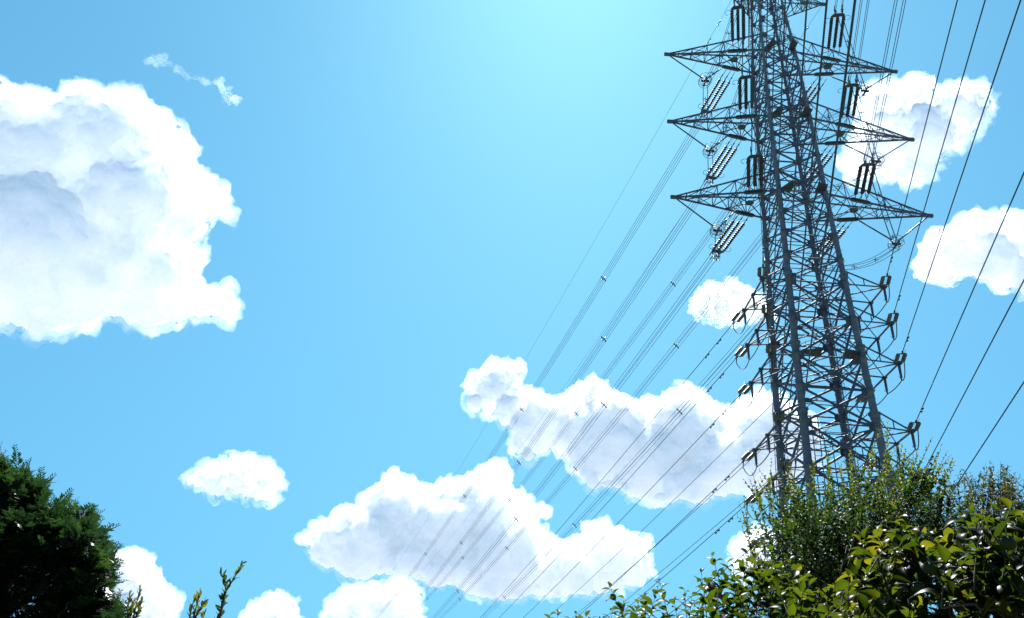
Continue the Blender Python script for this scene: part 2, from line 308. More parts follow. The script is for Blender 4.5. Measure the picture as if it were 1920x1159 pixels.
# ------------------------------------------------------------------ mesh helper
class MB:
    def __init__(s): s.v, s.f = [], []
    def add(s, vs, fs):
        o = len(s.v); s.v += [tuple(v) for v in vs]; s.f += [tuple(i + o for i in f) for f in fs]
    def tube(s, pts, rad, seg=6, cap=True):
        pts = [Vector(p) for p in pts]
        if not isinstance(rad, (list, tuple)): rad = [rad] * len(pts)
        vs, fs = [], []
        ref = None
        for i, p in enumerate(pts):
            t = (pts[min(i + 1, len(pts) - 1)] - pts[max(i - 1, 0)]).normalized()
            if ref is None:
                ref = t.orthogonal().normalized()
            ref = (ref - t * ref.dot(t))
            ref = ref.normalized() if ref.length > 1e-6 else t.orthogonal().normalized()
            b = t.cross(ref)
            for k in range(seg):
                a = k / seg * math.tau
                vs.append(p + (ref * math.cos(a) + b * math.sin(a)) * rad[i])
        for i in range(len(pts) - 1):
            for k in range(seg):
                q = (k + 1) % seg
                fs.append((i * seg + k, i * seg + q, (i + 1) * seg + q, (i + 1) * seg + k))
        if cap:
            fs.append(tuple(range(seg))[::-1]); fs.append(tuple((len(pts) - 1) * seg + k for k in range(seg)))
        s.add(vs, fs)
    def angle(s, a, b, w, t=.012):
        """steel angle bar: an L section"""
        a, b = Vector(a), Vector(b); d = (b - a).normalized(); x = d.orthogonal().normalized(); y = d.cross(x)
        sec = [(0, 0), (w, 0), (w, t), (t, t), (t, w), (0, w)]
        vs = [p + x * (u - w * .3) + y * (v - w * .3) for p in (a, b) for u, v in sec]
        fs = [(k, (k + 1) % 6, 6 + (k + 1) % 6, 6 + k) for k in range(6)] + [(5, 4, 3, 2, 1, 0), (6, 7, 8, 9, 10, 11)]
        s.add(vs, fs)
    def box(s, c, ax, ay, az):
        c, ax, ay, az = Vector(c), Vector(ax), Vector(ay), Vector(az)
        vs = [c + i * ax + j * ay + k * az for i in (-1, 1) for j in (-1, 1) for k in (-1, 1)]
        s.add(vs, [(0, 1, 3, 2), (4, 6, 7, 5), (0, 4, 5, 1), (2, 3, 7, 6), (0, 2, 6, 4), (1, 5, 7, 3)])
    def plate(s, poly, th):
        n = len(poly); P = [Vector(p) for p in poly]
        nn = (P[1] - P[0]).cross(P[2] - P[0]).normalized() * th / 2
        s.add([p + nn for p in P] + [p - nn for p in P],
              [tuple(range(n)), tuple(range(2 * n - 1, n - 1, -1))] + [((i + 1) % n, i, n + i, n + (i + 1) % n) for i in range(n)])
    def lathe(s, prof, o, ax, seg=12):
        """prof: (distance along ax, radius)"""
        o, ax = Vector(o), Vector(ax).normalized(); x = ax.orthogonal().normalized(); y = ax.cross(x)
        vs = [o + ax * h + (x * math.cos(k / seg * math.tau) + y * math.sin(k / seg * math.tau)) * r for h, r in prof for k in range(seg)]
        fs = [(i * seg + k, i * seg + (k + 1) % seg, (i + 1) * seg + (k + 1) % seg, (i + 1) * seg + k) for i in range(len(prof) - 1) for k in range(seg)]
        fs += [tuple(range(seg))[::-1], tuple((len(prof) - 1) * seg + k for k in range(seg))]
        s.add(vs, fs)
    def torus(s, c, ax, R_, r, seg=20, sec=6):
        ax = Vector(ax).normalized(); x = ax.orthogonal().normalized(); y = ax.cross(x); c = Vector(c)
        vs, fs = [], []
        for i in range(seg):
            a = i / seg * math.tau; d = x * math.cos(a) + y * math.sin(a)
            for k in range(sec):
                b = k / sec * math.tau
                vs.append(c + d * (R_ + r * math.cos(b)) + ax * r * math.sin(b))
        for i in range(seg):
            for k in range(sec):
                j, q = (i + 1) % seg, (k + 1) % sec
                fs.append((i * sec + k, j * sec + k, j * sec + q, i * sec + q))
        s.add(vs, fs)
    def mesh(s, name, mat, smooth=False):
        me = bpy.data.meshes.new(name)
        me.from_pydata(s.v, [], s.f)
        me.materials.append(mat)
        if smooth:
            for p in me.polygons: p.use_smooth = True
        me.update()
        return me
    def build(s, name, mat, parent=None, smooth=False):
        o = bpy.data.objects.new(name, s.mesh(name, mat, smooth)); COL.objects.link(o)
        if parent is not None: o.parent = parent
        return o

def tag(o, label=None, cat=None, group=None, kind=None):
    if label: o['label'] = label
    if cat: o['category'] = cat
    if group: o['group'] = group
    if kind: o['kind'] = kind
    return o
def empty(name, loc=(0, 0, 0), rz=0.0, mat=None):
    o = bpy.data.objects.new(name, None); COL.objects.link(o); o.empty_display_size = .2
    if mat is not None: o.matrix_world = mat
    else: o.location = loc; o.rotation_euler.z = rz
    return o
def copy_tree(o, parent=None):
    c = o.copy(); COL.objects.link(c)
    if parent is not None: c.parent = parent
    for ch in [x for x in o.children]: copy_tree(ch, c)
    return c

# ------------------------------------------------------------------ steel
def steel_mat(name, col, rough, metal, var=.25):
    m = simple_mat(name, col, rough, .5, metal)
    t = m.node_tree; p = t.nodes['Principled BSDF']
    tc = t.nodes.new('ShaderNodeTexCoord')
    n = t.nodes.new('ShaderNodeTexNoise'); n.inputs['Scale'].default_value = 2.3; n.inputs['Detail'].default_value = 6
    t.links.new(tc.outputs['Object'], n.inputs['Vector'])
    cr = t.nodes.new('ShaderNodeValToRGB')
    cr.color_ramp.elements[0].position = .3; cr.color_ramp.elements[1].position = .7
    cr.color_ramp.elements[0].color = (*[c * (1 - var) for c in col], 1); cr.color_ramp.elements[1].color = (*[c * (1 + var) for c in col], 1)
    t.links.new(n.outputs[0], cr.inputs[0]); t.links.new(cr.outputs[0], p.inputs['Base Color'])
    return m
M_STEEL = steel_mat('weathered_galvanised_steel', (.105, .122, .165), .6, .0)
M_BRACE = steel_mat('galvanised_tube', (.056, .072, .118), .75, .0)
M_PLATE = steel_mat('steel_plate', (.045, .052, .07), .7, .0)
M_WIRE = simple_mat('aluminium_wire_weathered', (.04, .048, .07), .6, .3, .2)
M_HARD = simple_mat('hardware_steel', (.05, .05, .055), .5, .4, .4)
M_DISC = simple_mat('grey_glazed_porcelain', (.05, .054, .07), .6, .12)
M_PALE = steel_mat('pale_glazed_porcelain', (.11, .108, .108), .5, 0.0, .12)
M_RUBBER = simple_mat('polymer_insulator', (.06, .06, .07), .5, .4)

TBASE = Vector((18.798, 46.332, 0.0)); TROT = R(1.207)
E_S = Vector((math.cos(TROT), math.sin(TROT), 0)); E_N = Vector((-math.sin(TROT), math.cos(TROT), 0))
def T(s, n, h): return TBASE + s * E_S + n * E_N + Vector((0, 0, h + EYE))     # h above the eye
def Lc(s, n, h): return Vector((s, n, h + EYE))                                # tower's own coordinates
_hh = [-1.6, 13.8, 16.5, 19.2, 23.48, 26.17, 28.78, 35.98, 42.78, 49.54, 57.5, 62]
_ww = [2.95, 2.28, 2.18, 2.09, 1.98, 1.864, 1.787, 1.58, 1.436, 1.21, .82, .45]
def hw(h): return float(np.interp(h, _hh, _ww))
def lr(h): return float(np.interp(h, [-1.6, 16, 26, 39, 49.5, 62], [.31, .235, .19, .137, .105, .07]))
def LEG(sx, sy, h): return Lc(sx * hw(h), sy * hw(h), h)
ARMS = [('lowest', 35.98, 9.308), ('middle', 42.78, 9.268), ('topmost', 49.54, 9.225)]
LOWER = [28.78, 26.17, 23.48, 19.2, 16.5, 13.8]
ORD = ['first', 'second', 'third', 'fourth', 'fifth', 'sixth']
PANELS = [-1.6, 2.5, 6.2, 9.6, 11.9, 13.8, 16.5, 19.2, 21.4, 23.48, 26.17, 28.78, 30.6, 32.4, 34.2, 35.98, 37.7, 39.4, 41.1, 42.78, 44.45, 46.15, 47.85, 49.54, 51.2, 52.9, 54.6, 56.5, 58.3, 60.1, 62]

def build_tower():
    root = tag(empty('transmission_tower', TBASE, TROT),
               'tall grey steel lattice tower of tubular legs with three pairs of long pointed crossarms', 'power pylon')
    for sx in (-1, 1):
        for sy in (-1, 1):
            m = MB()
            m.tube([LEG(sx, sy, h) for h in PANELS], [lr(h) for h in PANELS], 14)
            for h in PANELS[1:-4]:                         # sleeves with thin rings at the panel points
                r = lr(h); ax = LEG(sx, sy, h + 1) - LEG(sx, sy, h - 1)
                q = [(-.52, r * 1.02), (-.5, r * 1.13), (-.46, r * 1.13), (-.44, r * 1.05), (-.03, r * 1.08), (-.03, r * 1.42), (.03, r * 1.42), (.03, r * 1.1), (.36, r * 1.1), (.4, r * 1.02)]
                if h < 34: m.lathe(q, LEG(sx, sy, h), ax, 14)
                else: m.lathe([(-.12, r * 1.01), (-.1, r * 1.25), (.1, r * 1.25), (.12, r * 1.01)], LEG(sx, sy, h), ax, 12)
            hstep = 3.0
            while hstep < 56:                              # step bolts
                d = Vector((sx, sy * .3, 0)).normalized() if int(hstep / .45) % 2 else Vector((sx * .2, sy, 0)).normalized()
                p = LEG(sx, sy, hstep); m.tube([p + d * lr(hstep) * .9, p + d * (lr(hstep) + .15)], .013, 4)
                hstep += .45
            leg = m.build('leg', M_STEEL, root, True)
            for h in (7.0, 13.9, 19.95, 24.3, 29.42, 38.26, 45.2):
                r = lr(h); ax = LEG(sx, sy, h + 1) - LEG(sx, sy, h - 1)
                f = MB(); f.lathe([(-.34, r * 1.03), (-.3, r * 1.28), (-.05, r * 1.38), (-.02, r * 1.62), (.035, r * 1.62), (.04, r * 1.1), (.1, r * 1.02)], LEG(sx, sy, h), ax, 18)
                for k in range(14):
                    a = k / 14 * math.tau; d = Vector((math.cos(a), math.sin(a), 0))
                    f.tube([LEG(sx, sy, h) + d * r * 1.47 + Vector((0, 0, -.06)), LEG(sx, sy, h) + d * r * 1.47 + Vector((0, 0, .08))], .02, 5)
                    f.plate([LEG(sx, sy, h) + d * r * 1.02 + Vector((0, 0, -.3)), LEG(sx, sy, h) + d * r * 1.52 + Vector((0, 0, -.03)), LEG(sx, sy, h) + d * r * 1.02 + Vector((0, 0, -.03))], .012)
                f.build('flange', M_STEEL, leg)
    # four faces of X bracing
    for ax_, sg in (('x', -1), ('x', 1), ('y', -1), ('y', 1)):
        m = MB()
        def P(k, h, fr=1.0):
            w = hw(h)
            return Lc(sg * w, k * fr * w, h) if ax_ == 'x' else Lc(k * fr * w, sg * w, h)
        for i in range(len(PANELS) - 1):
            h0, h1 = PANELS[i], PANELS[i + 1]
            rb = .075 if h1 < 30 else .055 if h1 < 50 else .036
            hm = h0 + (h1 - h0) * hw(h0) / (hw(h0) + hw(h1))
            m.tube([P(-1, h0), P(1, h1)], rb, 8); m.tube([P(1, h0), P(-1, h1)], rb, 8)
            m.tube([P(-1, h1), P(1, h1)], rb * .72, 6)
            c = P(0, hm); nrm = Vector((sg, 0, 0)) if ax_ == 'x' else Vector((0, sg, 0))
            tg = Vector((0, 1, 0)) if ax_ == 'x' else Vector((1, 0, 0))
            m.box(c, nrm * .015, tg * .2, Vector((0, 0, .16)))
            if h1 < 50:                                     # thin secondary members
                m.angle(P(-1, hm), P(0, hm), .055); m.angle(P(1, hm), P(0, hm), .055)
            for k in (-1, 1):                               # gussets on the legs
                for h in (h0, h1):
                    gsz = .42 if h1 < 30 else .3
                    p = P(k, h)
                    m.plate([p + Vector((0, 0, -gsz)), p - tg * k * gsz * 1.15 + Vector((0, 0, -gsz * .45)), p - tg * k * gsz * 1.15 + Vector((0, 0, gsz * .45)), p + Vector((0, 0, gsz))], .02 + .003 * (h == h1))
        m.build('bracing', M_BRACE, root)
    # level frames inside the body
    for h in LOWER + [35.98, 37.7, 42.78, 44.45, 49.54, 51.2, 56.5, 6.2]:
        m = MB(); w = hw(h); r = .04
        mids = [Lc(w, 0, h), Lc(0, w, h), Lc(-w, 0, h), Lc(0, -w, h)]
        for i in range(4): m.tube([mids[i], mids[(i + 1) % 4]], r, 6)
        for z in (.0,):
            m.angle(LEG(-1, -1, h + .12), LEG(1, 1, h + .12), .07); m.angle(LEG(1, -1, h - .12), LEG(-1, 1, h - .12), .07)
        m.angle(Lc(-w, -w * .33, h + .05), Lc(w, -w * .33, h + .05), .05); m.angle(Lc(-w, w * .33, h + .05), Lc(w, w * .33, h + .05), .05)
        m.build('level_frame', M_BRACE, root)
    # dark walkway plates
    for h, quads in ((23.72, [[(-1.6, -1.74), (-1.42, -2.2), (-.54, -2.69), (-.44, -1.63)], [(.91, -1.56), (.77, -2.65), (1.73, -2.46), (1.85, -1.7)]]),
                     (49.72, [[(-1.11, -1.21), (-.68, -2.29), (-.52, -1.62), (-.6, -.93)], [(.66, -2.32), (1.2, -1.9), (1.15, -1.2), (.72, -1.15)]]),
                     (42.95, [[(-1.3, -1.4), (-.85, -2.45), (-.6, -1.8), (-.7, -1.1)], [(.75, -2.4), (1.4, -2.1), (1.35, -1.4), (.8, -1.2)]]),
                     (36.15, [[(-1.45, -1.55), (-.95, -2.5), (-.55, -2.3), (-.7, -1.2)], [(.85, -2.5), (1.5, -2.3), (1.55, -1.55), (.9, -1.3)]])):
        for q in quads:
            m = MB(); m.plate([Lc(x, y, h) for x, y in q], .05)
            pl = m.build('walkway_plate', M_PLATE, root)
            r = MB()
            for k in range(4): r.tube([Lc(*q[k], h), Lc(*q[k], h + .55)], .018, 5)
            for k in range(3): r.tube([Lc(*q[k], h + .55), Lc(*q[k + 1], h + .55)], .015, 5)
            r.build('handrail', M_BRACE, pl)
    # caged ladder up the back right leg
    m = MB()
    off = Vector((-.1, -.42, 0)); side = Vector((.2, 0, 0))
    for k in (-1, 1):
        m.tube([LEG(1, 1, h) + off + side * k for h in (-1.6, 13.8, 28.78, 49.54, 57.5)], .032, 6)
    h = -1.2
    i = 0
    while h < 57:
        p = LEG(1, 1, h) + off
        m.tube([p - side, p + side], .018, 5)
        if i % 4 == 0 and h > 3:
            hoop = [p + side * math.cos(a) * 1.5 + Vector((0, -.55 * math.sin(a), 0)) for a in [j / 8 * math.pi for j in range(9)]]
            m.tube(hoop, .014, 4)
        if i % 6 == 0: m.tube([p, LEG(1, 1, h)], .025, 5)
        h += .36; i += 1
    for a in (.25, .5, .75):
        m.tube([LEG(1, 1, h) + off + side * math.cos(a * math.pi) * 1.5 + Vector((0, -.55 * math.sin(a * math.pi), 0)) for h in (3, 13.8, 28.78, 49.54, 56)], .012, 4)
    m.build('ladder', M_BRACE, root)
    m = MB()                                                # second ladder low inside the body
    for k in (-1, 1): m.tube([Lc(-.75 + .2 * k, .5, 4), Lc(-.45 + .2 * k, .3, 20.6)], .028, 6)
    for j in range(42):
        f = j / 41; c = Lc(-.75, .5, 4).lerp(Lc(-.45, .3, 20.6), f); m.tube([c - side, c + side], .016, 5)
    for k in (-1, 1): m.tube([Lc(.15 + .22 * k, .2, 4), Lc(.1 + .22 * k, .1, 19.2), Lc(.1 + .22 * k, .3, 19.5)], .03, 6)
    for j in range(14):
        f = j / 13; c = Lc(.15, .2, 4).lerp(Lc(.1, .1, 19.2), f); m.tube([c - side * 1.1, c + side * 1.1], .014, 5)
    m.build('ladder', M_BRACE, root)
    m = MB()                                                # cable run clipped beside the front left leg
    m.tube([LEG(-1, -1, h) + Vector((.1, -lr(h) - .05, 0)) for h in (-1.6, 10, 20, 28.78, 36, 43, 50, 57)], .022, 5)
    m.tube([LEG(-1, 1, h) + Vector((-lr(h) - .07, 0, 0)) for h in (-1.6, 10, 20, 28.78, 36, 43, 50, 57)], .022, 5)
    m.build('earthing_cable', M_PLATE, root)
    # long crossarms
    for nm, h, L in ARMS + [('earth', 56.5, 0)]:
        for sd in (-1, 1):
            tip_s = (L * (.882 if sd < 0 else 1)) if L else (2.6 if sd < 0 else 4.65)
            tip = Lc(sd * tip_s, 0, h)
            hu = h + (1.75 if L else 1.5)
            hd_ = h if L else h - 1.3
            m = MB()
            rc = .07 if L else .05
            fb = [LEG(sd, -1, hd_), LEG(sd, 1, hd_)]; ft = [LEG(sd, -1, hu), LEG(sd, 1, hu)]
            for p in fb: m.tube([p, tip], rc, 8)
            for p in ft: m.tube([p, tip + Vector((0, 0, .08))], rc * .85, 8)
            m.box(tip + Vector((sd * .05, 0, .02)), Vector((.22, 0, 0)), Vector((0, .09, 0)), Vector((0, 0, .11)))
            K = [.0, .2, .4, .58, .74, .88]
            for j, f in enumerate(K):
                b0, b1 = fb[0].lerp(tip, f), fb[1].lerp(tip, f); t0, t1 = ft[0].lerp(tip, f), ft[1].lerp(tip, f)
                if j:
                    m.angle(b0, t0, .05); m.angle(b1, t1, .05); m.angle(b0, b1, .055); m.angle(t0, t1, .05)
                if j < len(K) - 1:
                    g = K[j + 1]
                    c0, c1 = fb[0].lerp(tip, g), fb[1].lerp(tip, g); u0, u1 = ft[0].lerp(tip, g), ft[1].lerp(tip, g)
                    m.angle(t0, c0, .05) if j % 2 == 0 else m.angle(b0, u0, .05)
                    m.angle(t1, c1, .05) if j % 2 == 0 else m.angle(b1, u1, .05)
                    m.angle(b0, c1, .05); 
                    if j < 3: m.angle(b1, c0, .05)
                    if j % 2: m.angle(t0, u1, .045)
            arm = m.build('crossarm', M_BRACE, root)
            if L:
                ha = -3.05 if sd < 0 else 4.12
                for e in (0, 1):                            # hanger plates for the strings
                    f = (abs(ha) - hw(h)) / (tip_s - hw(h)); c = fb[e].lerp(tip, f); d = (tip - fb[e]).normalized()
                    g = MB(); up = Vector((0, 0, .13)); side2 = d.cross(Vector((0, 0, 1))).normalized()
                    g.plate([c - d * .72 - up * .6, c - d * .55 - up, c + d * .55 - up, c + d * .72 - up * .6, c + d * .72 + up * .6, c + d * .55 + up, c - d * .55 + up, c - d * .72 + up * .6], .16)
                    g.plate([c - d * .7 + side2 * .16, c + d * .7 + side2 * .16, c + d * .7 - side2 * .16, c - d * .7 - side2 * .16], .03)
                    g.build('hanger_plate', M_PLATE, arm)
                g = MB(); f = (abs(ha) - hw(h)) / (tip_s - hw(h)); c = (fb[0].lerp(tip, f) + fb[1].lerp(tip, f)) / 2
                g.plate([c + Vector((.3, 0, 0)), c + Vector((.15, .26, 0)), c + Vector((-.15, .26, 0)), c + Vector((-.3, 0, 0)), c + Vector((-.15, -.26, 0)), c + Vector((.15, -.26, 0))], .05)
                for e in (0, 1):
                    for q in (.02, .46): g.tube([c, fb[e].lerp(tip, q)], .04, 6)
                g.build('gusset_plate', M_PLATE, arm)
            else:
                g = MB(); c = fb[0].lerp(tip, .55)
                g.box(c + Vector((0, 0, .1)), Vector((.28, 0, 0)), Vector((0, .12, 0)), Vector((0, 0, .13)))
                g.build('number_plate', M_PALE, arm)
    # six short arms on each side for the lower circuits
    for i, h in enumerate(LOWER):
        nb = 2.2 if i < 3 else 2.7
        for sd in (-1, 1):
            s0 = 3.4 if sd < 0 else 4.22
            pts = [Lc(sd * s0, -1.75, h), Lc(sd * s0, .2, h), Lc(sd * s0, nb, h)]
            w = hw(h)
            m = MB(); hu = h + 1.05
            m.tube([pts[0], pts[2]], .062, 7)
            m.tube([pts[0], LEG(sd, -1, h)], .045, 7); m.tube([pts[0], LEG(sd, -1, hu)], .05, 7); m.tube([pts[0], Lc(sd * w, -.1, h)], .045, 7)
            m.tube([pts[1], Lc(sd * w, 0, h)], .05, 7); m.tube([pts[1], LEG(sd, -1, hu)], .03, 6); m.tube([pts[1], LEG(sd, 1, hu)], .03, 6)
            m.tube([pts[2], LEG(sd, 1, h)], .045, 7); m.tube([pts[2], LEG(sd, 1, hu)], .05, 7); m.tube([pts[2], Lc(sd * w, .1, h)], .045, 7)
            for e, yy in ((0, -1), (2, 1)):
                q = pts[e].lerp(LEG(sd, yy, h), .5); m.angle(q, q + Vector((0, 0, .5)), .05)
                m.box(pts[e], Vector((.16, 0, 0)), Vector((0, .13, 0)), Vector((0, 0, .07)))
                m.plate([pts[e] + Vector((0, yy * .1, .06)), pts[e] + Vector((sd * .3, yy * .16, 0)), pts[e] + Vector((0, yy * .1, -.06))], .03)
            m.box(pts[1], Vector((.13, 0, 0)), Vector((0, .1, 0)), Vector((0, 0, .06)))
            arm = m.build('short_crossarm', M_BRACE, root)
            for p in pts:
                g = MB(); g.lathe([(-.06, .08), (-.12, .06), (-.15, .082), (-.92, .07), (-.95, .04), (-1.08, .045), (-1.1, .01)], p, (0, 0, 1), 10)
                g.tube([p + Vector((0, 0, -1.0)), p + Vector((-.13, -.04, -.98)), p + Vector((-.17, -.04, -.88))], .012, 4)
                g.build('post_insulator', M_RUBBER, arm, True)
    return root
TOWER = build_tower()

# ------------------------------------------------------------------ insulators, wires, jumpers
HEAD_FAR, HEAD_NEAR = R(-14), R(195.5)
def hdir(a): return Vector((math.sin(a), math.cos(a), 0))
def frame(origin, heading, slope):
    d = (hdir(heading) + Vector((0, 0, slope))).normalized(); l = d.cross(Vector((0, 0, 1))).normalized(); u = l.cross(d)
    m = Matrix((l, d, u)).transposed().to_4x4(); m.translation = origin
    return m
NLEN = 4.65                                                 # from the crossarm to the clamps

def disc_string(m_name, start, n, pitch, rad, mat, x, parent, zspread=0.0):
    prof = [(start - .1, .03), (start - .06, .055)]
    for i in range(n):
        y = start + i * pitch
        prof += [(y, .045), (y + pitch * .16, .048), (y + pitch * .38, rad * .62), (y + pitch * .60, rad), (y + pitch * .72, rad * .97), (y + pitch * .70, rad * .5), (y + pitch * .92, .05)]
    e = start + n * pitch
    prof += [(e, .055), (e + .1, .05), (e + .12, .02)]
    m = MB(); m.lathe(prof, (x, 0, 0), (0, 1, 0), 14)
    return m.build(m_name, mat, parent, True)

def make_main_string(kind):
    root = empty('insulator_string_set')
    for x in (-.40, 0, .40):
        s = disc_string('disc_string', .95, 15, .2025, .125, M_DISC, x, root)
        m = MB(); m.tube([(x * .9, 0, 0), (x, .9, 0)], .022, 6); m.box((x, .6, 0), (.03, 0, 0), (0, .09, 0), (0, 0, .04))
        m.tube([(x, .84, 0), (x, .84, .2), (x, 1.0, .26)], .011, 4)
        m.build('link_rod', M_HARD, s)
    m = MB()
    m.plate([(-.5, 4.12, 0), (-.42, 4.06, 0), (.42, 4.06, 0), (.5, 4.12, 0), (.32, 4.36, 0), (-.32, 4.36, 0)], .05)
    for x in (-.40, 0, .40): m.tube([(x, 4.0, 0), (x, 4.14, 0)], .03, 6)
    for x in (-.24, .24):
        m.tube([(x, 4.3, 0), (x, 4.52, 0)], .04, 6); m.box((x, 4.5, 0), (.03, 0, 0), (0, .04, 0), (0, 0, .26))
        for z in (-.2, .2): m.tube([(x, 4.45, z), (x, 4.95, z)], .042, 7)
    m.build('yoke_plate', M_HARD, root)
    for x in (-.52, .52):
        g = MB(); ring = [(x * 1.25 + .21 * math.cos(a) * (1 if x > 0 else -1), 4.02 + .24 * math.sin(a) - .2, .0) for a in [-.9 * math.pi / 2 + j / 12 * 1.8 * math.pi for j in range(13)]]
        g.tube(ring, .016, 5); g.tube([ring[-1], (x * .8, 4.1, 0)], .016, 5)
        g.build('arcing_ring', M_HARD, root)
    return root

def make_low_string():
    root = empty('insulator_string_pair')
    for x in (-.19, .19):
        s = disc_string('disc_string', .36, 8, .105, .122, M_PALE, x, root)
        m = MB(); m.tube([(x * .6, 0, 0), (x, .28, 0)], .022, 5); m.tube([(x * 1.0, .3, 0), (x * 1.5, .26, .14), (x * 1.7, .36, .2)], .011, 4); m.build('link_rod', M_HARD, s)
    m = MB()
    m.tube([(-.24, .3, 0), (.24, .3, 0)], .032, 6); m.tube([(0, .28, 0), (0, 1.4, 0)], .008, 4); m.tube([(-.24, 1.33, 0), (.24, 1.33, 0)], .032, 6); m.tube([(0, 0, 0), (0, .3, 0)], .03, 6)
    m.tube([(0, 1.33, 0), (0, 1.6, 0)], .035, 6); m.box((0, 1.52, 0), (.045, 0, 0), (0, .09, 0), (0, 0, .05)); m.tube([(0, 1.5, 0), (.0, 1.62, -.28)], .035, 6)
    m.tube([(-.1, 1.36, 0), (-.2, 1.5, .16)], .011, 4)
    m.build('yoke', M_HARD, root)
    return root

PROTO = {'main': make_main_string('main'), 'low': make_low_string()}
USED = set()
def place_string(kind, origin, heading, slope, label, cat, group):
    src = PROTO[kind]
    o = src if kind not in USED else copy_tree(src)
    USED.add(kind)
    o.matrix_world = frame(origin, heading, slope)
    return tag(o, label, cat, group)

def curve_pts(S, heading, a, b, t0, t1, step=3.0):
    d = hdir(heading); n = max(2, int((t1 - t0) / step)); out = []
    for i in range(n + 1):
        t = t0 + (t1 - t0) * (i / n) ** 1.35
        out.append(S + d * t + Vector((0, 0, a * t + b * t * t)))
    return out

SPACER = None
def spacer_mesh():
    global SPACER
    m = MB(); h = .2
    for sx in (-1, 1):
        m.box((0, 0, 0), (h * .72 * sx, 0, h * .72), (0, .035, 0), (-.02 * sx, 0, .02))
        for sz in (-1, 1):
            c = Vector((sx * h, 0, sz * h)); o = Vector((sx, 0, sz)).normalized()
            m.lathe([(-.16, .02), (-.1, .05), (.0, .062), (.06, .055), (.11, .02)], c, (o + Vector((0, .55 * sx, 0))).normalized(), 8)
    SPACER = m.mesh('spacer', M_HARD)
spacer_mesh()

def bundle(S, heading, a, b, tend, spacers, label, r=.0175):
    root = empty('conductor_bundle', S)
    root['label'] = label; root['category'] = 'power line'; root['group'] = 'four-wire conductor bundles'
    l = hdir(heading).cross(Vector((0, 0, 1))).normalized()
    for x in (-.2, .2):
        for z in (-.2, .2):
            k0 = x / .2 * .24
            pts = curve_pts(Vector((0, 0, 0)), heading, a, b, NLEN, tend)
            pts = [p + l * (x if i else k0) + Vector((0, 0, z)) for i, p in enumerate(pts)]
            m = MB(); m.tube(pts, r, 6); m.build('wire', M_WIRE, root)
    for t in spacers:
        o = bpy.data.objects.new('spacer', SPACER); COL.objects.link(o)
        f = frame(hdir(heading) * t + Vector((0, 0, a * t + b * t * t)), heading, a + 2 * b * t)
        o.parent = root; o.matrix_local = f
    return root

def damper(m, p, d):
    """two small weights slung under the wire"""
    d = d.normalized()
    m.tube([p + Vector((0, 0, .03)), p - Vector((0, 0, .09))], .022, 5)
    m.tube([p - d * .22 - Vector((0, 0, .1)), p + d * .22 - Vector((0, 0, .1))], .012, 4)
    for k in (-1, 1): m.lathe([(-.08, .02), (-.06, .05), (.05, .058), (.08, .03)], p + d * .21 * k - Vector((0, 0, .1)), d, 8)

def single(S, heading, a, b, t0, tend, label, r=.025, name='power_line', damp=(3.6, 5.4), group='single power lines'):
    root = empty(name, S)
    root['label'] = label; root['category'] = 'power line'; root['group'] = group
    pts = curve_pts(Vector((0, 0, 0)), heading, a, b, t0, tend)
    m = MB(); m.tube(pts, r, 6); m.build('wire', M_WIRE, root)
    for t in damp:
        g = MB(); p = hdir(heading) * t + Vector((0, 0, a * t + b * t * t)); damper(g, p, hdir(heading) + Vector((0, 0, a)))
        g.build('damper', M_HARD, root)
    return root

def bez(a, b, c, n):
    return [a * (1 - t) ** 2 + b * 2 * t * (1 - t) + c * t * t for t in [i / n for i in range(n + 1)]]

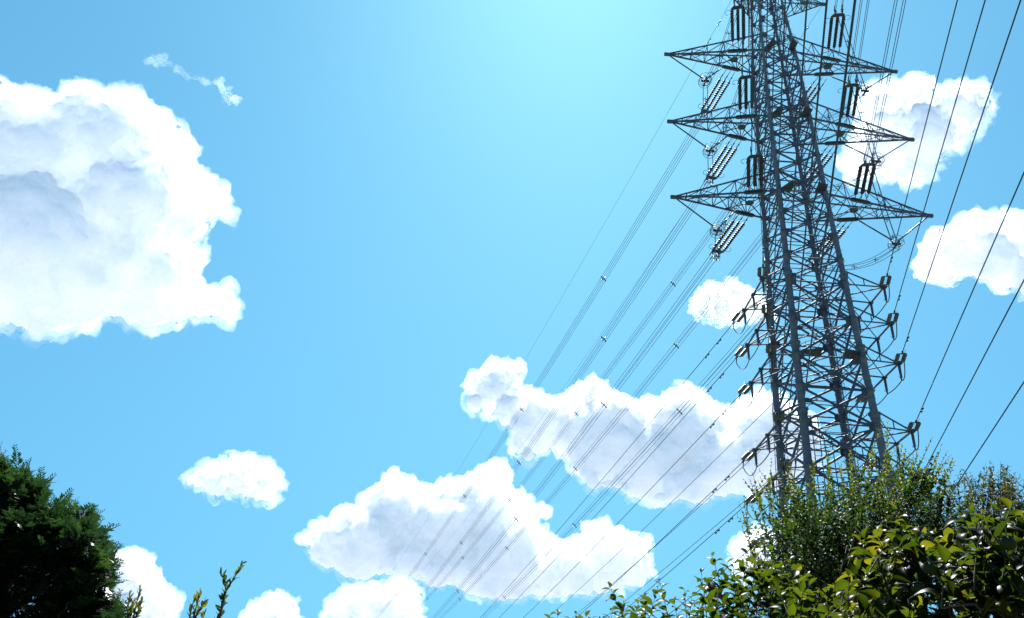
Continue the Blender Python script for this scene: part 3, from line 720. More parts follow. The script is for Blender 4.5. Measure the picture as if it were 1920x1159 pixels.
SP = [27.2, 56.8, 88.8, 122, 158, 192, 226]
FITS = {('topmost', -1): (-.1174, .00031), ('middle', -1): (-.1267, .00033), ('topmost', 1): (-.1183, .00030),
        ('lowest', -1): (-.1356, .00037), ('middle', 1): (-.1344, .00037), ('lowest', 1): (-.1405, .00036)}
RING = {('lowest', -1): (-5.44, 33.57), ('lowest', 1): (6.6, 33.54), ('middle', -1): (-5.5, 40.43), ('middle', 1): (6.45, 40.6), ('topmost', -1): (-5.43, 47.18), ('topmost', 1): (6.65, 47.4)}
SIDE = {-1: 'left', 1: 'right'}
for nm, h, L in ARMS:
    for sd in (-1, 1):
        ha = -3.03 if sd < 0 else 4.13
        side = SIDE[sd]
        a, b = FITS[(nm, sd)]
        A = T(ha, 1.1, h - .05); B = T(ha, -1.05, h - .05)
        an, bn = -.055, .0004
        place_string('main', A, HEAD_FAR, a, f'triple disc insulator string slanting down to lower left behind the {nm} {side} crossarm', 'insulator', 'triple insulator strings')
        place_string('main', B, HEAD_NEAR, an, f'triple disc insulator string standing upright in front of the {nm} {side} crossarm', 'insulator', 'triple insulator strings')
        bundle(A, HEAD_FAR, a, b, 330, SP, f'bundle of four wires with spacers running to lower left from the {nm} {side} crossarm')
        bundle(B, HEAD_NEAR, an, bn, 150, [40.0, 80.0], f'bundle of four wires rising over the viewer from the {nm} {side} crossarm')
        # V of two rods with a ring, holding the jumper
        rs, rh = RING[(nm, sd)]
        rp = T(rs, 0, rh); tip = T(sd * L * (.882 if sd < 0 else 1), 0, h)
        inner = T(sd * (3.75 if sd < 0 else 4.7), .95, h)
        hg = tag(empty('jumper_hanger', rp), f'V of two dark rods with a wire ring hanging under the {nm} {side} crossarm', 'jumper hanger', 'jumper hangers under the long crossarms')
        for e in (tip, inner):
            m = MB(); v = e - rp
            m.tube([v * .0 + v.normalized() * .25, v * .93], .05, 8); m.tube([v * .93, v], .022, 6); m.build('rod', M_RUBBER, hg, True)
        m = MB()
        for ddx in (-.3, .0, .3): m.torus(Vector((0, ddx, -.05)), Vector((.25 * ddx, 1, .2)), .42, .016, 22, 5)
        m.torus((0, 0, -.1), (0, 0, 1), .5, .018, 22, 5); m.box((0, 0, -.1), (.3, 0, 0), (0, .05, 0), (0, 0, .07)); m.box((0, 0, -.18), (.05, 0, 0), (0, .45, 0), (0, 0, .05))
        m.build('ring', M_HARD, hg)
        # jumper: from the near clamps down to the ring and on to the far clamps
        PN = B + (hdir(HEAD_NEAR) + Vector((0, 0, an))) * 4.6; PF = A + (hdir(HEAD_FAR) + Vector((0, 0, a))) * 4.6
        RP = rp + Vector((0, 0, -.3))
        jm = tag(empty('jumper_cable', RP), f'loop of four jumper wires hung from the ring under the {nm} {side} crossarm', 'jumper cable', 'jumper loops of the long crossarms')
        for x in (-.17, .17):
            for z in (-.17, .17):
                off = E_S * x + Vector((0, 0, z))
                c1 = PN.lerp(RP, .62) + Vector((0, 0, 0)); c1.z = min(PN.z, RP.z) - .6
                c2 = PF.lerp(RP, .5); c2.z = min(PF.z, RP.z) - 1.0
                pts = bez(PN + off, c1 + off, RP + off, 12) + bez(RP + off, c2 + off, PF + off, 12)[1:]
                m = MB(); m.tube([p - RP for p in pts], .017, 5); m.build('wire', M_WIRE, jm)
        for f in (.25, .5, .75):
            for (P0, c, P1) in ((PN, c1, RP), (RP, c2, PF)):
                p = P0 * (1 - f) ** 2 + c * 2 * f * (1 - f) + P1 * f * f - RP
                m = MB(); m.box(p, E_S * .2, (0, .02, 0), (0, 0, .015)); m.box(p, (0, .02, 0), E_S * .015, (0, 0, .2)); m.build('spacer', M_HARD, jm)

LOWFIT = [(-.142, .00030), (-.1456, .00038), (-.146, .00036), (-.163, .0005), (-.165, .0005), (-.17, .0005)]
for i, h in enumerate(LOWER):
    for sd in (-1, 1):
        s0 = -3.4 if sd < 0 else 4.22
        nb = 2.2 if i < 3 else 2.7
        side = SIDE[sd]
        arm = f'{ORD[i]} short {side} arm from the top'
        A = T(s0, nb, h); B = T(s0, -1.75, h)
        a, b = LOWFIT[i]
        if sd > 0: a, b = a - .011, b + .00004
        an, bn = -.014, .0
        place_string('low', A, HEAD_FAR, a, f'pale paired insulators slanting to lower left behind the {arm}', 'insulator', 'paired insulators of the short arms')
        place_string('low', B, HEAD_NEAR, an, f'pale paired insulators standing up before the {arm}', 'insulator', 'paired insulators of the short arms')
        single(A, HEAD_FAR, a, b, 1.55, 200, f'single wire running to lower left from the {arm}')
        single(B, HEAD_NEAR, an, bn, 1.55, 110, f'single wire rising over the viewer from the {arm}', damp=(3.4,))
        PN = B + hdir(HEAD_NEAR) * 1.6 - Vector((0, 0, .3)); PF = A + (hdir(HEAD_FAR) + Vector((0, 0, a))) * 1.6 - Vector((0, 0, .3))
        tips = [T(s0, -1.75, h - 1.1), T(s0, .2, h - 1.1), T(s0, nb, h - 1.1)]
        out_ = E_S * (.12 * sd)
        pts = bez(PN, PN.lerp(tips[0], .55) + Vector((0, 0, -.75)) + out_, tips[0], 8) + bez(tips[0], tips[0].lerp(tips[1], .5) - Vector((0, 0, .18)), tips[1], 5)[1:]
        pts += bez(tips[1], tips[1].lerp(tips[2], .5) - Vector((0, 0, .18)), tips[2], 5)[1:] + bez(tips[2], tips[2].lerp(PF, .5) + Vector((0, 0, -1.1)), PF, 8)[1:]
        m = MB(); m.tube(pts, .03, 6)
        tag(m.build('jumper_cable', M_WIRE), f'single looped cable below the {arm}', 'jumper cable', 'jumper loops of the short arms')
for sd, s0, a, b in ((-1, -2.6, -.111, .00031), (1, 4.65, -.122, .00039)):
    side = SIDE[sd]; S = T(s0, 0, 56.5)
    single(S, HEAD_FAR, a, b, 0, 330, f'thin earth wire running to lower left from the {side} tip of the tower top', .012, 'earth_wire', (2.4, 4.2), 'earth wires at the tower top')
    single(S, HEAD_NEAR, -.03, .0002, 0, 150, f'thin earth wire rising over the viewer from the {side} tip of the tower top', .012, 'earth_wire', (2.4,), 'earth wires at the tower top')

# ------------------------------------------------------------------ plants
def at(px, py, dist): return EYEV + ray(px, py) * dist
def in_poly(poly, x, y):
    r = False
    for i in range(len(poly)):
        (x1, y1), (x2, y2) = poly[i], poly[(i + 1) % len(poly)]
        if (y1 > y) != (y2 > y) and x < (x2 - x1) * (y - y1) / (y2 - y1) + x1: r = not r
    return r
def sample(poly, rnd):
    xs = [p[0] for p in poly]; ys = [p[1] for p in poly]
    while True:
        x, y = rnd.uniform(min(xs), max(xs)), rnd.uniform(min(ys), max(ys))
        if in_poly(poly, x, y): return x, y

def leaf_mat(name, ramp, trans, rough=.4, spec=.4, mix=.4):
    """two-sided leaf: glossy skin plus light shining through; each leaf has its own tone, dark to yellowish"""
    m = bpy.data.materials.new(name); m.use_nodes = True
    t = m.node_tree; N, L = t.nodes.new, t.links.new
    p = t.nodes['Principled BSDF']; out = t.nodes['Material Output']
    p.inputs['Roughness'].default_value = rough; p.inputs['Specular IOR Level'].default_value = spec
    at_ = N('ShaderNodeAttribute'); at_.attribute_name = 'age'
    def ramp_node(cols):
        c = N('ShaderNodeValToRGB'); e = c.color_ramp.elements
        while len(e) < len(cols): e.new(.5)
        for i, (pos, col) in enumerate(cols): e[i].position = pos; e[i].color = (*col, 1)
        L(at_.outputs['Fac'], c.inputs[0]); return c
    c1, c2 = ramp_node(ramp), ramp_node(trans)
    L(c1.outputs[0], p.inputs['Base Color'])
    tr = N('ShaderNodeBsdfTranslucent'); L(c2.outputs[0], tr.inputs['Color'])
    mx = N('ShaderNodeMixShader'); mx.inputs[0].default_value = mix
    L(p.outputs[0], mx.inputs[1]); L(tr.outputs[0], mx.inputs[2]); L(mx.outputs[0], out.inputs['Surface'])
    return m

class Leaves(MB):
    def __init__(s): super().__init__(); s.age = []
    def leaf(s, p, d, up, ln, wd, age, fold=.25, arch=.0, fine=False):
        d = d.normalized(); side = d.cross(up)
        if side.length < 1e-4: side = d.orthogonal()
        side.normalize(); n = side.cross(d)
        if not fine:
            a = p; t = p + d * ln - n * arch * ln
            m = p + d * ln * .5 + n * arch * ln * .25
            l = m + side * wd * .5 + n * fold * wd; r = m - side * wd * .5 + n * fold * wd
            s.add([a, l, t, r, m], [(0, 4, 1), (4, 2, 1), (0, 3, 4), (4, 3, 2)])
            s.age += [age] * 5
        else:
            vs = []
            st = [(0, .0), (.08, .0), (.2, .62), (.38, .96), (.55, 1.0), (.72, .80), (.87, .42), (1, .0)]
            for f, w in st:
                c = p + d * ln * f + n * ln * arch * (.9 * f - 1.5 * f * f)
                ww = wd * .5 * w + .002
                lift = fold * ww
                vs += [c + side * ww + n * lift, c + side * ww * .5 + n * lift * .35, c, c - side * ww * .5 + n * lift * .35, c - side * ww + n * lift]
            fs = [(i * 5 + k, i * 5 + k + 1, (i + 1) * 5 + k + 1, (i + 1) * 5 + k) for i in range(len(st) - 1) for k in range(4)]
            s.add(vs, fs); s.age += [age] * len(vs)
    def build(s, name, mat, parent=None, smooth=True, twigs=None, bark=None):
        nf = len(s.f)
        if twigs is not None:                              # the fine twigs belong to the crown
            s.add(twigs.v, twigs.f); s.age += [0.0] * len(twigs.v)
        o = super().build(name, mat, parent, smooth)
        if twigs is not None:
            o.data.materials.append(bark)
            for p in o.data.polygons[nf:]: p.material_index = 1
        a = o.data.attributes.new('age', 'FLOAT', 'POINT'); a.data.foreach_set('value', s.age)
        return o

M_BARK = steel_mat('bark', (.045, .035, .026), .9, 0, .35)
M_TWIG = steel_mat('green_twig', (.05, .05, .022), .7, 0, .3)
UP = Vector((0, 0, 1))
def rv(rnd, k=1.0): return Vector((rnd.gauss(0, k), rnd.gauss(0, k), rnd.gauss(0, k)))

def shoot(lv, tw, p0, d, ln, nleaf, ll, lw, rnd, tone0, tone1, curl=.25, spread=60, fine=False, r0=.006, fold=.25, arch=.1, droop=0.0, tip_only=0.0, flat=.5):
    """a leafy shoot: bending stem with alternate leaves, their tone shifting towards the tip"""
    d = d.normalized(); pts = [p0.copy()]; dirs = [d.copy()]
    n = 6; bend = rv(rnd, .12) + UP * curl
    p = p0.copy()
    for i in range(n):
        d = (d + bend / n).normalized(); p = p + d * ln / n; pts.append(p.copy()); dirs.append(d.copy())
    tw.tube(pts, [r0 * (1 - .75 * i / n) for i in range(n + 1)], 4, False)
    ref = d.cross(UP)
    ref = ref.normalized() if ref.length > .05 else d.orthogonal().normalized()
    ph = rnd.uniform(0, 6.28)
    for j in range(nleaf):
        f = tip_only + (1 - tip_only) * (j + .7) / nleaf; g = min(f * n, n - .001); i = int(g)
        q = pts[i].lerp(pts[i + 1], g - i); dd = dirs[i]
        s1 = dd.cross(ref).normalized(); az = ph + j * 2.4 if fine else ph + (j % 2) * math.pi + rnd.gauss(0, .5)
        o = ref * math.cos(az) + s1 * math.sin(az)
        sp = R(spread + rnd.gauss(0, 12)) * (1 - .35 * f)
        ld = dd * math.cos(sp) + o * math.sin(sp) - UP * droop * rnd.random()
        sz = (.6 + .65 * rnd.random()) * (1.05 - .55 * max(0, f - .7) / .3)
        nu = (UP * flat + o * .0 + dd * (1 - flat) + rv(rnd, .28))
        lv.leaf(q, ld + rv(rnd, .12), nu, ll * sz, lw * sz, min(1, max(0, tone0 + (tone1 - tone0) * f + rnd.gauss(0, .12))), fold, arch * rnd.uniform(.5, 1.6), fine)
    return pts[-1]

def plant_root(name, foot, label, cat, group=None):
    return tag(empty(name, foot), label, cat, group)

def wood(m, a, b, ra, rb, rnd, wig=.05, n=5):
    pts = [a.lerp(b, i / n) + (rv(rnd, wig * (b - a).length * .3) if 0 < i < n else Vector()) for i in range(n + 1)]
    m.tube(pts, [ra + (rb - ra) * i / n for i in range(n + 1)], 7)
    return pts

def rel(mb, o):
    mb.v = [(v[0] - o[0], v[1] - o[1], v[2] - o[2]) for v in mb.v]
    return mb

# --- small-leaved tree in front of the tower foot
def small_leaf_tree():
    rnd = random.Random(5); D0 = 14.5
    poly = [(1425, 945), (1455, 918), (1500, 905), (1560, 890), (1640, 878), (1700, 868), (1740, 872), (1790, 885), (1815, 960), (1790, 1040), (1700, 1100), (1600, 1170), (1500, 1170), (1462, 1100), (1436, 1050), (1418, 990)]
    tips = [(1402, 893), (1418, 885), (1385, 932), (1392, 960), (1388, 990), (1395, 1012), (1392, 1036), (1440, 862), (1466, 878), (1478, 868), (1513, 856), (1530, 872), (1548, 850), (1562, 846), (1590, 848), (1612, 842), (1640, 838), (1662, 782), (1672, 822), (1692, 832), (1706, 848), (1722, 846), (1747, 822), (1768, 848), (1784, 850), (1800, 868), (1655, 852), (1580, 862), (1498, 876), (1430, 900), (1412, 915), (1405, 950), (1410, 1060)]
    core = at(1580, 1130, D0); foot = Vector((core.x, core.y, 0))
    root = plant_root('small_leaf_tree', foot, 'bushy tree of small green leaves with upright yellowish shoots in front of the tower foot', 'tree')
    lv, tw, tr = Leaves(), MB(), MB()
    base = at(1580, 1330, D0)
    wood(tr, foot - UP * .1, base, .16, .12, rnd)
    hubs = []
    for i in range(26):
        x, y = sample(poly, rnd); h = at(x, y + 60, D0 + rnd.gauss(0, .8)); hubs.append(h); wood(tr, base, h, .06, .012, rnd, .12)
    for (x, y) in tips:
        for k in range(2):
            e = at(x + rnd.gauss(0, 3), y + k * 9, D0 + rnd.gauss(0, .9)); d = (e - base).normalized() + rv(rnd, .10)
            d.normalize(); ln = rnd.uniform(.9, 1.5)
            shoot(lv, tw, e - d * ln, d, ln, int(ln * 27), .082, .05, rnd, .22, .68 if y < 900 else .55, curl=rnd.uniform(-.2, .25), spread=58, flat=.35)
    knots = [(*sample(poly, rnd), rnd.gauss(0, 1.0)) for k in range(58)]
    for i in range(820):
        kx, ky, kd = rnd.choice(knots); x, y = kx + rnd.gauss(0, 24), ky + rnd.gauss(0, 22)
        q = at(x, y + 22, D0 + kd + rnd.gauss(0, .25)); d = (q - base).normalized() + rv(rnd, .38) + UP * .1; d.normalize()
        ln = rnd.uniform(.45, .95); top = max(0, min(1, (1010 - y) / 130))  # higher shoots get a lighter tone
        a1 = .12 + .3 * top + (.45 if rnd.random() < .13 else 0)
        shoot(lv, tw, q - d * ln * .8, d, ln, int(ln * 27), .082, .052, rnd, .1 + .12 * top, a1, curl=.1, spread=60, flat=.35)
    for i in range(420):  # inner leaves darkest: the crown's deep shade put into their colour
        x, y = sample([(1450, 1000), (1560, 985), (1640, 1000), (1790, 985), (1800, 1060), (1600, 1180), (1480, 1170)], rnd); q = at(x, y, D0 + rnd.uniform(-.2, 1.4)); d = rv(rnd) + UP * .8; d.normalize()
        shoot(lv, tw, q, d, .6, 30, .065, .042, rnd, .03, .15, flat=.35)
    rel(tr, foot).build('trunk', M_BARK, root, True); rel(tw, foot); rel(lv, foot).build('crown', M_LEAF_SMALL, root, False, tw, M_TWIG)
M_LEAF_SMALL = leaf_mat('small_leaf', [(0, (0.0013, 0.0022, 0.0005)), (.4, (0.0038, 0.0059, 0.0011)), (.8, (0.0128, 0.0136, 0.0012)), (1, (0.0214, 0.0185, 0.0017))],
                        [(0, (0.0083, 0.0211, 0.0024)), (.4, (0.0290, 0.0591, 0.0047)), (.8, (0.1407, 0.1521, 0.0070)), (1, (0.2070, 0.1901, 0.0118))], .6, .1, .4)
small_leaf_tree()

# --- drooping narrow-leaved tree at the right edge
def drooping_tree():
    rnd = random.Random(9); D0 = 17.5
    poly = [(1778, 915), (1800, 893), (1835, 888), (1862, 874), (1888, 884), (1915, 915), (1950, 940), (1995, 1010), (1970, 1100), (1800, 1100), (1765, 980)]
    core = at(1880, 1150, D0); foot = Vector((core.x, core.y, 0))
    root = plant_root('drooping_tree', foot, 'olive brown tree with narrow drooping leaves at the right edge', 'tree')
    lv, tw, tr = Leaves(), MB(), MB(); base = at(1880, 1330, D0)
    wood(tr, foot - UP * .1, base, .18, .13, rnd)
    for i in range(18):
        x, y = sample(poly, rnd); wood(tr, base, at(x, y + 50, D0 + rnd.gauss(0, .8)), .06, .012, rnd, .12)
    for (x, y) in [(1800, 875), (1825, 880), (1846, 862), (1870, 868), (1888, 876), (1898, 888), (1905, 900), (1918, 912), (1788, 888), (1856, 870), (1880, 872)]:
        for k in range(3):
            e = at(x + rnd.gauss(0, 4), y + k * 7, D0 + rnd.gauss(0, .8)); d = ((e - base).normalized() + rv(rnd, .2)).normalized(); ln = rnd.uniform(.6, 1.0)
            shoot(lv, tw, e - d * ln, d, ln, int(ln * 26), .105, .036, rnd, .2, .5, curl=-.15, spread=65, droop=.9, flat=.6)
    for i in range(330):
        x, y = sample(poly, rnd); q = at(x, y, D0 + rnd.gauss(0, 1.0)); d = ((q - base).normalized() + rv(rnd, .3)).normalized(); ln = rnd.uniform(.45, .9)
        a = .1 + .35 * max(0, min(1, (1000 - y) / 100)) + (.35 if rnd.random() < .2 else 0)  # lighter tone towards the top of the crown
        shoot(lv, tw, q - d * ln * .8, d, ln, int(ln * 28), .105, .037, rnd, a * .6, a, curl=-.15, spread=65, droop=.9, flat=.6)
    rel(tr, foot).build('trunk', M_BARK, root, True); rel(tw, foot); rel(lv, foot).build('crown', M_LEAF_BROWN, root, False, tw, M_BARK)
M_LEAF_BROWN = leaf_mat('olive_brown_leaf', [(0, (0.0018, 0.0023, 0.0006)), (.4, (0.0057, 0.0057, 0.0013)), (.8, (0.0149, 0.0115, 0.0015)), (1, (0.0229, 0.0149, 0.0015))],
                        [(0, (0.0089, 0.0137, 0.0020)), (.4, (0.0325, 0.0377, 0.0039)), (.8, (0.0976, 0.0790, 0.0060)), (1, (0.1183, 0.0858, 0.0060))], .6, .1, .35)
drooping_tree()

# --- persimmon tree close by at lower right, with green fruit
M_LEAF_BIG = leaf_mat('persimmon_leaf', [(0, (0.0018, 0.0041, 0.0007)), (.5, (0.0055, 0.0102, 0.0011)), (1, (0.0185, 0.0185, 0.0014))],
                      [(0, (0.0137, 0.0259, 0.0014)), (.5, (0.0387, 0.0562, 0.0018)), (1, (0.1140, 0.0984, 0.0036))], .38, .02, .52)
PERS = []
def persimmon_tree():
    rnd = random.Random(21); D0 = 4.5
    poly = [(1570, 1110), (1612, 1010), (1650, 985), (1700, 975), (1770, 1010), (1800, 965), (1860, 965), (1930, 955), (1990, 1000), (1990, 1230), (1560, 1230)]
    core = at(1800, 1250, D0); foot = Vector((core.x, core.y, 0))
    root = plant_root('persimmon_tree', foot, 'close persimmon tree with big glossy leaves and green fruit at lower right', 'tree')
    lv, tw, tr = Leaves(), MB(), MB(); base = at(1800, 1480, D0)
    wood(tr, foot - UP * .1, base, .075, .055, rnd)
    tips = [(1668, 952, 4.4), (1640, 990, 4.4), (1702, 985, 4.3), (1740, 1000, 4.3), (1790, 962, 4.1), (1842, 950, 4.2), (1880, 952, 4.3), (1905, 962, 4.2), (1925, 945, 4.3), (1605, 1040, 4.6), (1585, 1090, 4.6), (1825, 1020, 4.4), (1760, 1040, 4.4)]
    hubs = [at(x, y, d) for x, y, d in [(1715, 1075, 4.5), (1850, 1060, 4.4), (1640, 1120, 4.6), (1780, 1130, 4.4), (1900, 1130, 4.3), (1690, 1170, 4.5)]]
    for h in hubs: wood(tr, base, h, .03, .012, rnd, .12)
    for (x, y, d) in tips:
        e = at(x, y, d); h = min(hubs, key=lambda q: (q - e).length); dd = (e - h).normalized()
        s0 = e - dd * .34
        wood(tr, h, s0, .009, .0055, rnd, .08)
        shoot(lv, tw, s0, dd + UP * .1, .32, 9, .094, .05, rnd, .3, .55, curl=.1, spread=62, fine=True, r0=.005, fold=.34, arch=.5, droop=.35, flat=.75)
    for i in range(170):
        x, y = sample(poly, rnd); d = D0 + rnd.uniform(-.6, .9); e = at(x, y, d)
        h = min(hubs, key=lambda q: (q - e).length + rnd.random() * .2); dd = ((e - h).normalized() * .7 + rv(rnd, .3) + UP * .35).normalized(); ln = rnd.uniform(.18, .32)
        s0 = e - dd * ln
        if i % 2 == 0: wood(tr, h, s0, .007, .004, rnd, .1)
        a = rnd.uniform(.05, .5) if rnd.random() < .85 else rnd.uniform(.6, .9)
        shoot(lv, tw, s0, dd, ln, rnd.randint(5, 8), .086, .046, rnd, a * .8, a + .05, curl=.15, spread=64, fine=True, r0=.004, fold=.34, arch=.5, droop=.4, flat=.75)
    rel(tr, foot).build('trunk', M_BARK, root, True); rel(tw, foot); rel(lv, foot).build('crown', M_LEAF_BIG, root, True, tw, M_BARK)
    M_FRUIT = steel_mat('green_persimmon', (.022, .03, .009), .5, 0, .2)
    M_FRUIT.node_tree.nodes['Principled BSDF'].inputs['Specular IOR Level'].default_value = .08
    M_CALYX = steel_mat('calyx', (.09, .085, .03), .6, 0, .3)
    for (x, y, d, r, lab) in [(1890, 1019, 3.95, .031, 'green fruit with pale calyx high at the right edge of the persimmon tree'), (1743, 1066, 4.0, .027, 'green fruit among leaves in the middle of the persimmon tree'), (1722, 1104, 4.05, .028, 'shaded green fruit, lowest of the three on the persimmon tree')]:
        c = at(x, y, d)
        o = tag(empty('persimmon_fruit', c), lab, 'fruit', 'green fruit on the persimmon tree')
        m = MB(); prof = [(r * .86 * -math.cos(t), r * math.sin(t) * (1.0 + .05 * math.sin(2 * t))) for t in [(.04 + .92 * k / 10) * math.pi for k in range(11)]]
        m.lathe(prof, (0, 0, 0), (.1, -.1, 1), 20); m.build('flesh', M_FRUIT, o, True)
        m = MB()
        for k in range(4):
            a = k * math.pi / 2 + .4; dd = Vector((math.cos(a), math.sin(a), 0)); s = Vector((-math.sin(a), math.cos(a), 0))
            m.plate([Vector((0, 0, r * .84)), dd * r * .5 + s * r * .42 + UP * r * .84, dd * r * .95 + UP * r * .70, dd * r * .5 - s * r * .42 + UP * r * .84], .002)
        m.tube([(0, 0, r * .8), (.004, 0, r * 1.9)], .003, 5); m.build('calyx', M_CALYX, o)
persimmon_tree()

# --- row of young persimmon shoots along the bottom, farther off
def persimmon_bush():
    rnd = random.Random(33); D0 = 7.6
    poly = [(1030, 1185), (1080, 1172), (1160, 1150), (1235, 1140), (1290, 1140), (1330, 1105), (1380, 1078), (1440, 1075), (1500, 1080), (1560, 1110), (1620, 1130), (1640, 1260), (1010, 1260)]
    core = at(1380, 1300, D0); foot = Vector((core.x, core.y, 0))
    root = plant_root('persimmon_bush', foot, 'low row of leafy green persimmon shoots along the bottom left of the small-leaved tree', 'bush')
    lv, tw, tr = Leaves(), MB(), MB()
    tips = [(1018, 1152), (1036, 1148), (1072, 1147), (1092, 1143), (1141, 1092), (1172, 1120), (1196, 1122), (1222, 1090), (1240, 1088), (1284, 1105), (1300, 1112), (1318, 1068), (1352, 1038), (1376, 1062), (1400, 1030), (1420, 1046), (1446, 1030), (1470, 1042), (1492, 1058), (1505, 1075), (1545, 1092), (1570, 1100), (1340, 1085), (1432, 1060), (1215, 1110), (1262, 1125)]
    for (x, y) in tips:
        e = at(x, y, D0 + rnd.gauss(0, .35)); d = (UP * 1.0 + rv(rnd, .14)).normalized(); ln = rnd.uniform(.36, .55)
        shoot(lv, tw, e - d * ln, d, ln, int(ln * 34), .11, .055, rnd, .25, .5, curl=.05, spread=70, fine=True, r0=.005, fold=.3, arch=.3, droop=.45, flat=.75)
    for i in range(210):
        x, y = sample(poly, rnd); e = at(x, y, D0 + rnd.gauss(0, .6)); d = (UP * 1.0 + rv(rnd, .35)).normalized(); ln = rnd.uniform(.25, .5)
        a = rnd.uniform(.05, .45) + (.35 if 1480 < x < 1600 and rnd.random() < .5 else 0)
        shoot(lv, tw, e - d * ln * .7, d, ln, int(ln * 24), .11, .054, rnd, a * .7, a, curl=.05, spread=68, fine=True, r0=.005, fold=.3, arch=.3, droop=.4, flat=.75)
    for i in range(24):
        b = at(1040 + i * 25, 1215, D0 + rnd.gauss(0, .4)); wood(tr, Vector((b.x + rnd.gauss(0, .1), b.y, -.1)), b, .022, .01, rnd, .06)
    rel(tr, foot).build('stems', M_BARK, root, True); rel(tw, foot); rel(lv, foot).build('crown', M_LEAF_BIG, root, True, tw, M_TWIG)
persimmon_bush()

# --- three upright shoots beside the conifer
def upright_shoots():
    rnd = random.Random(4); D0 = 5.2
    data = [((236, 1200), [((240, 1160), (238, 1112)), ((250, 1158), (262, 1106)), ((252, 1165), (268, 1126)), ((238, 1165), (250, 1124))], 'forked yellow-green shoot nearest the conifer at the lower left'),
            ((353, 1200), [((355, 1165), (358, 1112)), ((362, 1160), (376, 1111)), ((360, 1168), (384, 1126)), ((380, 1178), (383, 1148))], 'bushy yellow-green shoot between the other two upright shoots'),
            ((402, 1200), [((412, 1150), (424, 1106)), ((424, 1106), (417, 1070)), ((424, 1108), (454, 1061))], 'tallest dark shoot with a forked tip, right of the other two')]
    for (bx, by), stems, lab in data:
        b = at(bx, by, D0); foot = Vector((b.x, b.y, 0))
        root = plant_root('leafy_shoot', foot, lab, 'shrub', 'upright leafy shoots at the lower left')
        lv, tw = Leaves(), MB()
        wood(tw, foot - UP * .05, b, .014, .009, rnd, .03)
        for i, (s, e) in enumerate(stems):
            p, q = at(*s, D0 + rnd.gauss(0, .03)), at(*e, D0 + rnd.gauss(0, .06))
            tw.tube([b, p], [.008, .006], 5)
            dark = 'tallest' in lab
            ln = (q - p).length
            shoot(lv, tw, p, q - p, ln, int(ln * 75) + 3, .042, .0125, rnd, .15 if dark else .3, .45 if dark else .8, curl=.08, spread=40, fine=True, r0=.006, fold=.4, arch=-.05, flat=.3)
            if dark and i == 0: shoot(lv, tw, b, p - b, (p - b).length, 9, .05, .017, rnd, .02, .1, curl=.05, spread=42, fine=True, r0=.008, fold=.4, arch=0, flat=.3)
            elif i < 2: shoot(lv, tw, b, p - b, (p - b).length, 6, .045, .015, rnd, .05, .2, curl=.05, spread=42, fine=True, r0=.008, fold=.4, arch=0, flat=.3)
        rel(tw, foot).build('stem', M_TWIG, root); rel(lv, foot).build('leaves', M_LEAF_SHOOT, root)
M_LEAF_SHOOT = leaf_mat('shoot_leaf', [(0, (0.0058, 0.0106, 0.0027)), (.5, (0.0192, 0.0312, 0.0050)), (1, (0.0768, 0.0672, 0.0067))], [(0, (0.0103, 0.0234, 0.0035)), (.5, (0.0618, 0.0842, 0.0070)), (1, (0.2162, 0.1685, 0.0105))], .5, .15, .35)
upright_shoots()

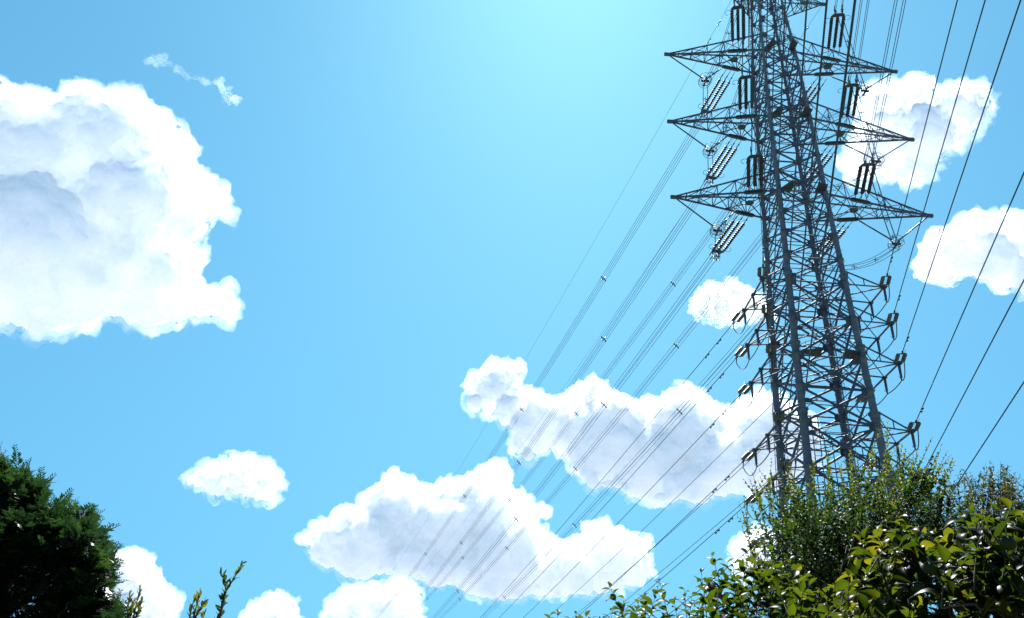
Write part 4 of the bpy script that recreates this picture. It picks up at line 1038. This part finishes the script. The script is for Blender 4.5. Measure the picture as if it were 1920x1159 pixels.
# --- dark conifer at the left edge
def conifer():
    rnd = random.Random(14); D0 = 15.0
    poly = [(-90, 830), (-10, 846), (8, 865), (28, 890), (60, 882), (76, 900), (84, 935), (98, 956), (125, 952), (150, 950), (170, 968), (184, 996), (203, 1018), (212, 1028), (200, 1050), (196, 1068), (202, 1085), (206, 1104), (196, 1122), (212, 1140), (215, 1260), (-90, 1260)]
    core = at(20, 1150, D0 + 1); foot = Vector((core.x, core.y, 0))
    root = plant_root('conifer', foot, 'dense dark green conifer filling the lower left corner', 'tree')
    lv, tw, tr = Leaves(), MB(), MB()
    axis_top = at(0, 850, D0 + 1)
    wood(tr, foot - UP * .1, axis_top, .26, .03, rnd, .02, 8)
    def spray(p, d, ln, age):
        """flat frond of scale leaves"""
        d = d.normalized(); side = d.cross(UP + rv(rnd, .35))
        side = side.normalized() if side.length > 1e-3 else d.orthogonal().normalized(); n = side.cross(d)
        k = 9
        for i in range(k):
            f = (i + .5) / k; c = p + d * ln * f - n * ln * .18 * f * f
            for s_ in (-1, 1):
                bl = ln * (.46 - .33 * f) * rnd.uniform(.7, 1.2)
                e = c + (d * .75 + side * s_ * .8 + n * rnd.gauss(-.02, .15)).normalized() * bl; w = (d * .6 - side * s_ * .55).normalized() * bl * .16
                m = c.lerp(e, .55)
                lv.add([c, m + w, e, m - w], [(0, 1, 2), (0, 2, 3)]); lv.age += [min(1, max(0, age + .25 * f + rnd.gauss(0, .08)))] * 4
        e = p + d * ln * 1.08 - n * ln * .2; w = side * ln * .035
        lv.add([p, p.lerp(e, .5) + w, e, p.lerp(e, .5) - w], [(0, 1, 2), (0, 2, 3)]); lv.age += [age + .1] * 4
    def clump(c, out, size, n, age):
        for i in range(n):
            d = (out + rv(rnd, .5) + UP * .1).normalized(); p = c + rv(rnd, size * .28)
            spray(p, d, size * rnd.uniform(.55, 1.0), age + rnd.gauss(0, .07))
    axis = at(-10, 1200, D0 + 1)
    edge = poly[1:20]
    for i, (x, y) in enumerate(edge):
        x2, y2 = edge[min(i + 1, len(edge) - 1)]
        for k in range(5):
            f = rnd.random(); xx, yy = x + (x2 - x) * f, y + (y2 - y) * f
            c = at(xx - 30, yy + 30, D0 + rnd.gauss(0, .7)); out = (c - at(-10, yy + 90, D0 + 1)); out.normalize()
            clump(c, out + UP * .15, .36, 12, .3)  # edge sprays start from a lighter tone than most inner ones
            if k % 2: tr.tube([axis.lerp(axis_top, rnd.random() * .9), c], [.04, .008], 5)
    for i in range(330):
        x, y = sample(poly, rnd); fr = rnd.uniform(-1.5, .9)
        c = at(x - 12, y + 32, D0 + fr); out = (c - (foot + UP * (c.z - .6))); out.z = 0; out = out.normalized() * .8 + Vector((0, -.5, 0)) + UP * .25
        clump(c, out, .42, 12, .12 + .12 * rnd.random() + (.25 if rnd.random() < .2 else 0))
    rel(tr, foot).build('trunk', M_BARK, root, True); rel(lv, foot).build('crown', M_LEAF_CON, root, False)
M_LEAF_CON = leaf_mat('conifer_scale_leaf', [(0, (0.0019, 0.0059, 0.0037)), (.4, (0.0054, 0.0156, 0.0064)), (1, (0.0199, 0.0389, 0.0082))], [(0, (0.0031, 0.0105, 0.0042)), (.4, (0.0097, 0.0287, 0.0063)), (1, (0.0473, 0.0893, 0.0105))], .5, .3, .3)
conifer()
